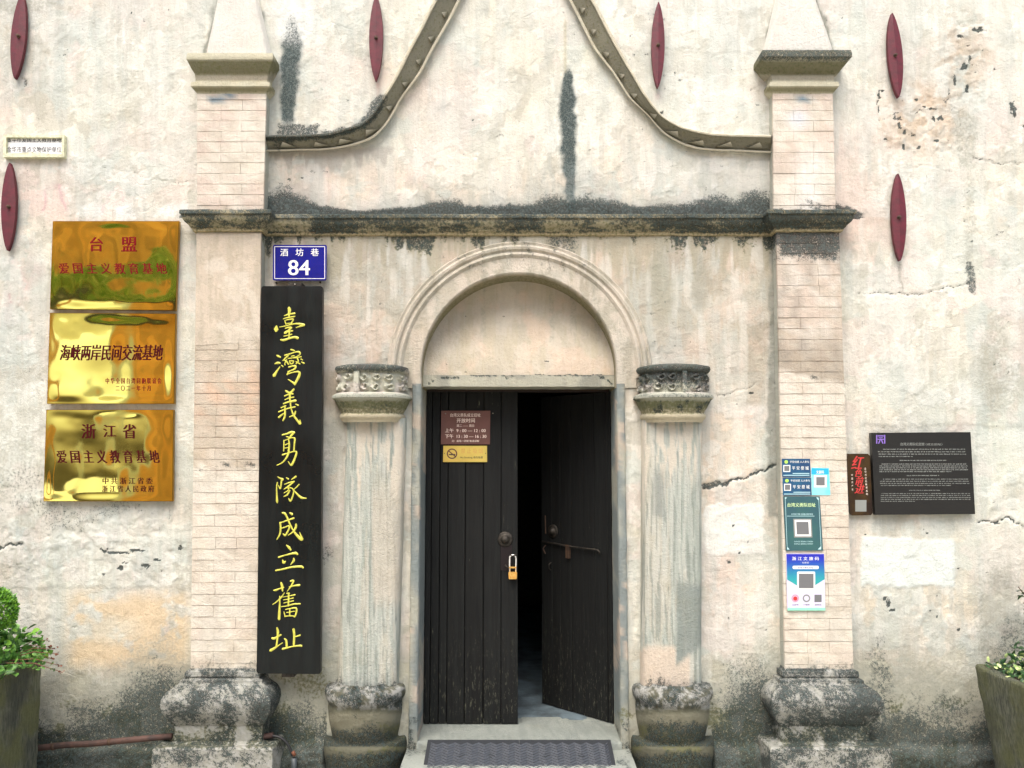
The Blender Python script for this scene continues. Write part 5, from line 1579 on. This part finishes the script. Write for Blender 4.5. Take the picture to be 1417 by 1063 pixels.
t = thing('heritage_plate', 'teal metal plate lettered 台湾义勇队旧址 on the right pilaster', 'plate', 1112, 763, -.08)
TY = -.090
quad([(1084, 687), (1134.5, 687), (1139, 762), (1088, 762.5)], TY, TY + .009).build('plate', M_TEAL, t)
for c in ([(1086, 688.5), (1089, 688.5), (1086.3, 692)], [(1129.5, 688.5), (1132.6, 688.5), (1132.5, 692.5)], [(1089, 756), (1092.5, 760.5), (1089.2, 760.5)], [(1136, 756), (1136.4, 760.5), (1131.5, 760.5)]):
    patch('corner_flash', c, TY - .0006, M_MINT, t, .0002)
for a, b in (((1086.3, 690), (1089, 758)), ((1132.6, 690), (1136, 758))): patch('pale_line', [a, (a[0] + .5, a[1]), (b[0] + .5, b[1]), b], TY - .0006, M_MINT, t, .0002)
lettering('台湾义勇队旧址', 1089.5, 1128.5, 696, 701.5, TY - .0006, simple('lime_white_print', (206, 232, 170), .5), t, .02)
lettering('中共浙江文物 全国重点保护单位', 1095, 1125, 710.3, 713, TY - .0006, M_MINT, t, .005)
patch('pale_line', rect(1089, 1127, 714, 714.6), TY - .0006, M_MINT, t, .0002)
patch('silver_square', [(1097.5, 718), (1123, 718), (1124.2, 744), (1098.8, 744)], TY - .0006, M_SMALLTXT, t, .0002)
patch('blank_square', [(1099.5, 719.5), (1121.5, 719.5), (1122.5, 742.2), (1100.5, 742.2)], TY - .0009, M_WHITEP, t, .0002)
patch('grey_square', [(1101.8, 722.3), (1118.6, 722.3), (1119.6, 739.6), (1102.8, 739.6)], TY - .0012, M_GREYPR, t, .0001)
for v in (748.5, 751.8): lettering('联系电话 管理单位 文物保护', 1099, 1125, v, v + 2, TY - .0006, M_MINT, t, .0)

t = thing('tourism_plate', 'blue, lilac and mint plate lettered 浙江文旅码, lowest on the right pilaster', 'plate', 1115, 845, -.08)
quad(rrect([(1088, 766.5), (1140.5, 766.5), (1142, 844.5), (1090, 844.5)], 1.5), TY, TY + .009).build('plate', M_LILAC, t)
patch('blue_field', [(1088.3, 766.8), (1140.2, 766.8), (1141.2, 801.5), (1128, 810), (1103, 810.5), (1089.3, 802)], TY - .0006, M_GRAD, t, .0002)
quad([(1090, 841), (1142.1, 841), (1142.1, 845), (1090.2, 845)], TY - .0008, TY + .009).build('mint_edge', M_MINTEDGE, t)
lettering('浙 江 文 旅 码', 1096, 1133, 770.5, 775.5, TY - .0009, M_WHITEP, t, .03)
lettering('· 文旅版 ·', 1108, 1121, 777.5, 780, TY - .0009, M_WHITEP, t, .0)
patch('white_pill', rrect(rect(1096.8, 1133, 783, 787.6), 2), TY - .0009, M_WHITEP, t, .0002)
lettering('台湾义勇队旧址', 1104, 1125.5, 784, 786.8, TY - .0013, M_BLUE, t, .005)
patch('blank_square', rrect(rect(1103, 1128, 791, 815.5), 2), TY - .0009, M_WHITEP, t, .0002)
patch('grey_square', rect(1105.5, 1125.8, 794, 814), TY - .0012, M_GREYPR, t, .0001)
for i, cx in enumerate((1100.5, 1116, 1132)):
    if i < 2: ring('grey_ring', cx, 828, 3.4, 5.4, TY - .0006, M_SMALLTXT if i else simple('pale_red_ring', (190, 150, 170), .5), t, 18)
    else: patch('grey_square', rect(1127, 1137, 823, 833.3), TY - .0006, M_GREYPR, t, .0002)
    lettering(('浙里办', '支付宝', '微信')[i] if False else ('公众号', '小程序', '服务码')[i], cx - 4.5, cx + 4.5, 836, 838, TY - .0006, M_INK, t, .005)
patch('red_disc', disc(1100.5, 828.3, 3, 16), TY - .0009, M_REDPR, t, .0001)

# dark bronze strip and large black plaque
t = thing('bronze_strip_sign', 'narrow dark bronze sign with red calligraphy beside the black plaque', 'sign', 1191, 713, -.02)
ZY = -.022
quad([(1173, 628), (1201, 628), (1204, 631), (1207.5, 710), (1205.5, 713), (1179, 713.5), (1176.5, 711), (1170.8, 632)], ZY, -.010).build('plate', M_BRONZE, t)
for ch, v0, v1, x0, x1 in (('红', 631, 649, 1180, 1194), ('色', 649, 660, 1183.5, 1193), ('前', 660, 671, 1184.5, 1194.5), ('进', 671, 683, 1184, 1196)):
    lettering(ch, x0, x1, v0, v1, ZY - .0007, M_REDPR, t, .035, 'red_character', .25)
for i, ch in enumerate('金华市红色教育基地'): lettering(ch, 1196 + i * .3, 1198.6 + i * .3, 647 + i * 4.4, 650 + i * 4.4, ZY - .0007, M_CREAMP, t)
for i, ch in enumerate('中国共产党'): lettering(ch, 1178 + i * .15, 1180.2 + i * .15, 656 + i * 5, 659 + i * 5, ZY - .0007, M_CREAMP, t)
patch('blank_square', rect(1183.5, 1199, 692, 708), ZY - .0007, M_SMALLTXT, t, .0002)
t = thing('black_plaque', 'large black plaque with lines of white text right of the right pilaster', 'plaque', 1278, 712, -.02)
BY2 = -.036
quad([(1205.5, 599), (1343, 598), (1349.5, 711.5), (1211, 712.5)], BY2, -.008).build('plate', M_BLACKSIGN, t)
m = MB()
for c in (rect(1212.5, 1214, 602, 614), rect(1223.5, 1225, 602, 614), rect(1214.5, 1223, 602.6, 604), rect(1216, 1221.5, 605.4, 606.3), rect(1214.4, 1217.5, 607.5, 608.6), rect(1220, 1223.2, 607.5, 608.6),
          [(1218, 607), (1219.4, 607), (1216.6, 614), (1215.2, 614)], [(1218.2, 607), (1219.6, 607), (1222.6, 614), (1221.2, 614)]):
    q = quad(c, BY2 - .0009, BY2 - .0002); m.add(q.v, q.f)
m.build('violet_emblem', M_PURPLE, t)
lettering('台湾义勇队纪念馆', 1246, 1279, 612.5, 616.8, BY2 - .0007, M_SMALLTXT, t, .015)
lettering('（成立旧址）', 1281, 1304, 613.4, 616.6, BY2 - .0007, M_SMALLTXT, t, .008)
rr = random.Random(5)
def textline(v, x0, x1, h):
    m = MB(); x = x0
    while x < x1:
        w = rr.uniform(1.4, 5.5); w = min(w, x1 - x)
        # a word: a run of tiny upright marks
        k = x
        while k < x + w - .5:
            a = rr.uniform(.35, .75); hh = h * rr.uniform(.55, 1.0); off = rr.uniform(0, h - hh)
            q = quad(rect(k, k + a, v + off, v + off + hh), BY2 - .0006, BY2 - .0002); m.add(q.v[:4], [(0, 1, 2, 3)]); k += a + rr.uniform(.16, .3)
        x += w + rr.uniform(.6, 1.2)
    o = m.build('line_of_small_print', M_SMALLTXT, t); o['kind'] = 'stuff'
for v, a, b in ((621, 1222, 1336), (624.5, 1215, 1336), (627.8, 1216, 1337), (631, 1216, 1264), (636.5, 1245, 1311), (641.5, 1220, 1338), (644.2, 1217, 1339), (646.8, 1217, 1339), (649.4, 1217, 1340), (652, 1217, 1318),
                (657.4, 1255, 1300), (662.5, 1222, 1340), (665.5, 1218, 1341), (668.5, 1218, 1342), (671.3, 1219, 1316), (678, 1258, 1302), (682.5, 1220, 1342), (685.2, 1219, 1343), (688, 1219, 1343), (690.6, 1219, 1343), (693.2, 1219, 1266)):
    textline(v, a, b, 1.5 if v < 660 else 1.2)

# ---- pipe and cable at the foot of the left wall
t = thing('conduit_pipe', 'rusty brown conduit running along the foot of the left wall into the plinth', 'pipe', 140, 1035, -.1)
MB().tube([P3(p, q, -.105) for p, q in ((-30, 1043), (30, 1038), (90, 1031), (130, 1029), (180, 1024), (238, 1019))], .0155, 10).tube([P3(p, q, -.09) for p, q in ((345, 1021), (362, 1020), (378, 1017.5))], .015, 10).build('pipe_run', M_PIPE, t, True)
for px, py in ((72, 1033.5), (150, 1027)): MB().tube([P3(px, py, -.105), P3(px + 4, py - .4, -.105)], .0185, 10).build('pipe_clip', M_IRON_RUST, t, True)
t = thing('cable', 'black cable curling down from the pipe end to a small copper fitting', 'cable', 405, 1055, -.08)
MB().tube([P3(*smoothpts([(374, 1018), (386, 1020), (396, 1027), (402, 1038), (405, 1046)], 16)[i], -.092) for i in range(16)], .0075, 8).build('cable_run', M_BLACK, t, True)
MB().tube([P3(405, 1040, -.094), P3(408, 1046, -.094)], .0095, 10).build('copper_fitting', M_COPPER, t, True)
MB().tube([P3(407, 1049, -.09), P3(407, 1063, -.09), P3(407, 1090, -.09)], .015, 10).build('grey_socket', M_GREYPL, t, True)

# ---- rubber threshold ramp
t = thing('threshold_ramp', 'blue-grey rubber ramp with herringbone tread leading up to the doorway', 'ramp', 717, 1063, -.3)
RZ0 = float(U(717, 1024, -.035)[1]); RY0, RY1 = -.032, -1.15
rx0, rx1 = float(U(592, 1024, -.035)[0]), float(U(845, 1024, -.035)[0]); rm = (rx0 + rx1) / 2
def rz(y): return RZ0 + (RZ0 - .015) * (y - RY0) / (RY0 - RY1)
ymid = [RY0, -.25, -.5, -.8, RY1]
for a, b in ((rx0, rm - .0006), (rm + .0006, rx1)):
    V = []; Fq = []
    for y in ymid: V += [(a, y, rz(y)), (b, y, rz(y)), (b, y, 0), (a, y, 0)]
    for i in range(4):
        k = i * 4
        Fq += [(k, k + 1, k + 5, k + 4), (k + 1, k + 2, k + 6, k + 5), (k + 3, k, k + 4, k + 7)]
    Fq += [(0, 3, 2, 1), (16, 17, 18, 19)]
    MB().add(V, Fq).build('ramp_half', M_MAT, t)
m = MB(); per = .062; am = .020; row = .0215
y = RY0 - .035
while y > -1.05:
    x = rx0 + .02
    while x < rx1 - .02:
        x2 = min(x + per / 2, rx1 - .02)
        k = round((x - rx0 - .02) / (per / 2)) % 2
        ya, yb = (y, y - am) if k == 0 else (y - am, y)
        if True:
            w = .0058; h = .0065
            V = []
            for xx, yy in ((x, ya), (x2, yb)):
                V += [(xx, yy + w, rz(yy + w) + .0002), (xx, yy + w * .4, rz(yy) + h), (xx, yy - w * .4, rz(yy) + h), (xx, yy - w, rz(yy - w) + .0002)]
            m.add(V, [(0, 1, 5, 4), (1, 2, 6, 5), (2, 3, 7, 6)])
        x = x2
    y -= row
o = m.build('herringbone_tread', M_TREAD, t); o['kind'] = 'stuff'
for px in (639, 680, 757, 805, 660, 778):
    x, z = U(px, 1052, -.2); x = float(x)
    yy = -.17
    MB().add([(x + .016 * math.cos(q), yy + .016 * math.sin(q), rz(yy + .016 * math.sin(q)) + .004) for q in np.linspace(0, 2 * math.pi, 13)[:-1]] + [(x + .018 * math.cos(q), yy + .018 * math.sin(q), rz(yy + .018 * math.sin(q)) - .002) for q in np.linspace(0, 2 * math.pi, 13)[:-1]],
             [tuple(range(12))] + [(i, i + 12, (i + 1) % 12 + 12, (i + 1) % 12) for i in range(12)]).build('stud', M_MAT, t)
    if px > 700 and px > 800: break

# ---- planters
def planter(label, x0, x1, y0, y1, z1, taper, mat, seed, name='stone_planter'):
    t = empty(name, label, 'planter', ((x0 + x1) / 2, (y0 + y1) / 2, 0))
    rows = []
    def ringp(z, ins, rad=.03, n=26):
        xa, xb, ya, yb = x0 + ins, x1 - ins, y0 + ins, y1 - ins
        pts = []
        for (cx, cy, a0) in ((xb - rad, yb - rad, 0), (xa + rad, yb - rad, 90), (xa + rad, ya + rad, 180), (xb - rad, ya + rad, 270)):
            for k in range(5):
                a = math.radians(a0 + 90 * k / 4); pts.append((cx + rad * math.cos(a), cy + rad * math.sin(a)))
        return [(p[0], p[1], z) for p in resample(pts + [pts[0]], .03)][:-1]
    base = None
    for z in np.linspace(0, z1 - .01, 40):
        rows.append(ringp(z, taper * (1 - z / z1)))
    rows.append(ringp(z1, .004)); rows.append(ringp(z1 + .002, .015)); rows.append(ringp(z1, .05)); rows.append(ringp(z1 - .01, .058)); rows.append(ringp(z1 - .12, .062))
    m_ = min(len(r) for r in rows)
    def fit(r):
        idx = np.linspace(0, len(r), m_, endpoint=False).astype(int); return [r[i] for i in idx]
    P = np.array([fit(r) for r in rows])
    P = np.concatenate([P, P[:, :1]], 1)
    P = rough(P, .010, seed, .09)
    P[:, -1] = P[:, 0]
    me = grid('planter_body', P); me.shade_smooth(); obj('planter_body', me, mat, t)
    MB().box(x0 + .04, x1 - .04, y0 + .04, y1 - .04, z1 - .12, z1 - .05).build('soil', M_SOIL, t)
    return t
zl = float(U(62, 900, -.16)[1]); xl = float(U(62, 900, -.16)[0])
planter('dark chiselled stone planter cut by the left edge of the photo', xl - 1.1, xl, -1.10, -.16, zl, .0, M_PLANTL, 5)
zr = float(U(1345, 919, -.16)[1]); xr = float(U(1345, 919, -.16)[0])
planter('green mossy stone planter cut by the right edge of the photo', xr, xr + 1.1, -1.10, -.16, zr, .075, M_PLANTR, 6)

def leaves(name, pts, size, mat, parent, seed, flat=.5, lift=.4, aspect=.5, mats=None):
    rs = np.random.RandomState(seed); n = len(pts)
    d = rs.normal(size=(n, 3)); d[:, 2] = d[:, 2] * .5 + lift; d[:, 1] -= flat * .6; d /= np.linalg.norm(d, axis=1, keepdims=True)
    a = np.cross(d, rs.normal(size=(n, 3))); a /= np.linalg.norm(a, axis=1, keepdims=True); nn = np.cross(d, a)
    L = size * rs.uniform(.55, 1.25, (n, 1)); Wd = L * aspect
    p = np.asarray(pts)
    V = np.stack([p, p + d * L * .35 + a * Wd * .5 + nn * L * .08, p + d * L * .75 + a * Wd * .36 + nn * L * .05, p + d * L - nn * L * .08, p + d * L * .75 - a * Wd * .36 + nn * L * .05, p + d * L * .35 - a * Wd * .5 + nn * L * .08, p + d * L * .5 - nn * L * .05], 1).reshape(-1, 3)
    b = np.arange(n)[:, None, None] * 7
    tri = np.array([[0, 6, 1], [1, 6, 2], [2, 6, 3], [3, 6, 4], [4, 6, 5], [5, 6, 0]])[None]
    me = fastmesh(name, V, (b + tri).reshape(-1, 3)); me.shade_smooth()
    return obj(name, me, mat, parent)
rs = np.random.RandomState(11)
# spreading leafy plant in the left planter
t = empty('ivy_plant', 'low leafy green plant with reddish shoots spilling over the left planter', 'plant', (xl - .4, -.6, zl - .05))
n = 2600
X = rs.uniform(xl - 1.0, xl + .05, n); Y = rs.uniform(-1.02, -.14, n)
H = .11 + .09 * fbm(X, Y, .22, 160) ; H = H * (1 - ss(xl - .06, xl + .06, X) * .85)
Z = zl - .04 + rs.uniform(.05, 1, n) ** .6 * H
pts = np.stack([X, Y, Z], -1)
leaves('foliage', pts[:1900], .052, M_LEAF_MID, t, 1, .4, .35, .62)
leaves('foliage', pts[1900:2350] + [0, 0, .012], .046, M_LEAF_LIME, t, 2, .4, .5, .6)
leaves('foliage', pts[2350:], .045, M_LEAF_DK, t, 3, .4, .2, .6)
for k in range(7):
    p0 = np.array((xl - .10 + .02 * k, -.22 - .05 * k, zl + .02)); tip = np.array(P3(66 + 3.2 * k, (886, 896, 912, 898, 905, 921, 930)[k], p0[1]))
    mid = (p0 + tip) / 2 + [0, 0, .02]
    m = MB().tube([p0, mid, tip], [.0025, .002, .0014], 5)
    m.build('shoot', M_STEM, t, True)
    leaves('foliage', np.array([p0 * (1 - f) + tip * f for f in rs.uniform(.2, .9, 16)]), .026, M_LEAF_MID, t, 20 + k, .3, .4, .6)
    leaves('bud', np.array([tip + rs.normal(size=3) * .003 for _ in range(5)]), .014, M_STEM, t, 30 + k, .1, .3, .8)
# clipped ball shrub
t = empty('ball_shrub', 'clipped round lime-green shrub cut by the left edge, above the leafy plant', 'shrub', P3(-6, 900, -.45))
c = np.array(P3(-7, 845, -.45)); R = .094
d = rs.normal(size=(3600, 3)); d /= np.linalg.norm(d, axis=1, keepdims=True)
pts = c + d * (R * (.72 + .28 * rs.uniform(0, 1, (3600, 1)) ** .5)) * (1 + .42 * (fbm(d[:, 0] + 2, d[:, 2] + 2 + d[:, 1], .30, 161)[:, None] - .5))
def outward(name, pts, c, size, mat, parent, seed):
    r2 = np.random.RandomState(seed); n = len(pts); d = pts - c; d /= np.linalg.norm(d, axis=1, keepdims=True); d = d + r2.normal(size=(n, 3)) * .55; d /= np.linalg.norm(d, axis=1, keepdims=True)
    a = np.cross(d, r2.normal(size=(n, 3))); a /= np.linalg.norm(a, axis=1, keepdims=True); L = size * r2.uniform(.6, 1.3, (n, 1))
    V = np.stack([pts, pts + d * L * .5 + a * L * .28, pts + d * L, pts + d * L * .5 - a * L * .28], 1).reshape(-1, 3)
    Q = np.arange(n * 4).reshape(-1, 4)
    return obj(name, fastmesh(name, V, Q), mat, parent)
outward('foliage', pts[:2500], c, .018, M_LEAF_LIME, t, 4); outward('foliage', pts[2500:], c, .02, M_LEAF_MID, t, 5)
MB().tube([tuple(c + [0, 0, -.02]), (c[0], c[1] + .01, zl + .05), (c[0], c[1], zl - .06)], .008, 6).build('stem', M_BARK, t, True)
# plants in the right planter
t = empty('leafy_shrub', 'dark green shrub with pale variegated leaves in the right planter', 'shrub', (xr + .4, -.6, zr - .05))
n = 2600
X = rs.uniform(xr + .05, xr + 1.0, n); Y = rs.uniform(-1.0, -.2, n)
H = .05 + .22 * ss(.05, .35, X - xr) * (.5 + fbm(X, Y, .2, 162))
Z = zr - .03 + rs.uniform(.05, 1, n) ** .6 * H
pts = np.stack([X, Y, Z], -1)
leaves('foliage', pts[:1700], .040, M_LEAF_DK, t, 6, .5, .35, .42)
leaves('foliage', pts[1700:], .034, M_LEAF_VAR, t, 7, .6, .3, .55)
for k in range(6):
    p0 = np.array((xr + .34 + .05 * k, -.5 + .05 * (k % 3), zr)); tip = np.array(P3(1409 + 7 * k, (812, 834, 800, 850, 820, 842)[k], -.42))
    MB().tube([p0, (p0 + tip) / 2 + [.01, 0, .01], tip], [.004, .003, .002], 5).build('twig', M_BARK, t, True)
    leaves('foliage', np.array([p0 * (1 - f) + tip * f for f in rs.uniform(.35, 1, 46)]), .046, M_LEAF_DK, t, 40 + k, .1, -.1, .30)

# ------------------------------------------------------------------ the far side of the lane (seen in the polished brass)
t = empty('lane_house', 'warm timber-clad house across the lane, mirrored in the brass plaques', 'building', (-5, -9.6, 0))
for k in range(40):
    x = -9.4 + k * .22
    MB().box(x + .004, x + .216, -9.62 + rs.uniform(-.006, .006), -9.55, 4.5 if x < -6.75 else 0, 7.6).build('timber_board', M_TIMBER, t)
MB().box(-9.8, .0, -9.95, -8.9, 7.6, 7.8).box(-9.6, -.6, -9.54, -9.1, 4.30, 4.46).build('eave', M_ROOF, t)
MB().box(-6.7, -.7, -14, -9.62, 0, 4.3).box(-9.4, -.7, -14, -9.62, 4.5, 7.5).build('house_body', M_WHITEWALL, t)
for x in (-9.3, -8.0): MB().box(x, x + .14, -9.6, -9.46, 0, 4.3).build('post', M_TIMBER, t)
hb = np.stack([rs.uniform(-9.4, -4.5, 7000), rs.uniform(-9.2, -8.9, 7000), 4.45 + .45 * rs.uniform(0, 1, 7000) ** .7 + .12 * np.sin(np.arange(7000))], -1)
h2 = empty('balcony_hedge', 'leafy hedge on the balcony of the timber house, mirrored in the top plaque', 'hedge', (-7, -9.05, 4.45))
leaves('foliage', hb[:4500], .09, M_LEAF_PALE, h2, 71, .1, .4, .5); leaves('foliage', hb[4500:], .10, M_LEAF_LIME, h2, 70, .1, .4, .5)
def tree(label, x, y, h, r, seed, mat):
    t = empty('street_tree', label, 'tree', (x, y, 0))
    r2 = np.random.RandomState(seed)
    MB().tube([(x, y, 0), (x + .05, y, h * .3), (x - .05, y + .03, h * .55), (x, y, h * .8)], [.13, .10, .07, .03], 8).build('trunk', M_BARK, t, True)
    m = MB()
    for k in range(7):
        a = r2.uniform(0, 6.28); z0 = h * r2.uniform(.4, .7); m.tube([(x, y, z0), (x + math.cos(a) * r * .5, y + math.sin(a) * r * .5, z0 + .4), (x + math.cos(a) * r * .9, y + math.sin(a) * r * .9, z0 + .7)], [.05, .03, .012], 6)
    m.build('limb', M_BARK, t, True)
    cl = np.stack([x + r2.normal(size=40) * r * .5, y + r2.normal(size=40) * r * .5, h * .72 + r2.normal(size=40) * r * .42], -1)
    pts = (cl[r2.randint(0, 40, 9000)] + r2.normal(size=(9000, 3)) * r * .16)
    leaves('crown', pts, .11, mat, t, seed, .1, .1, .5)
tree('bushy green tree across the lane, mirrored in the lowest plaque', -9.6, -8.4, 3.6, 1.0, 61, M_LEAF_MID)
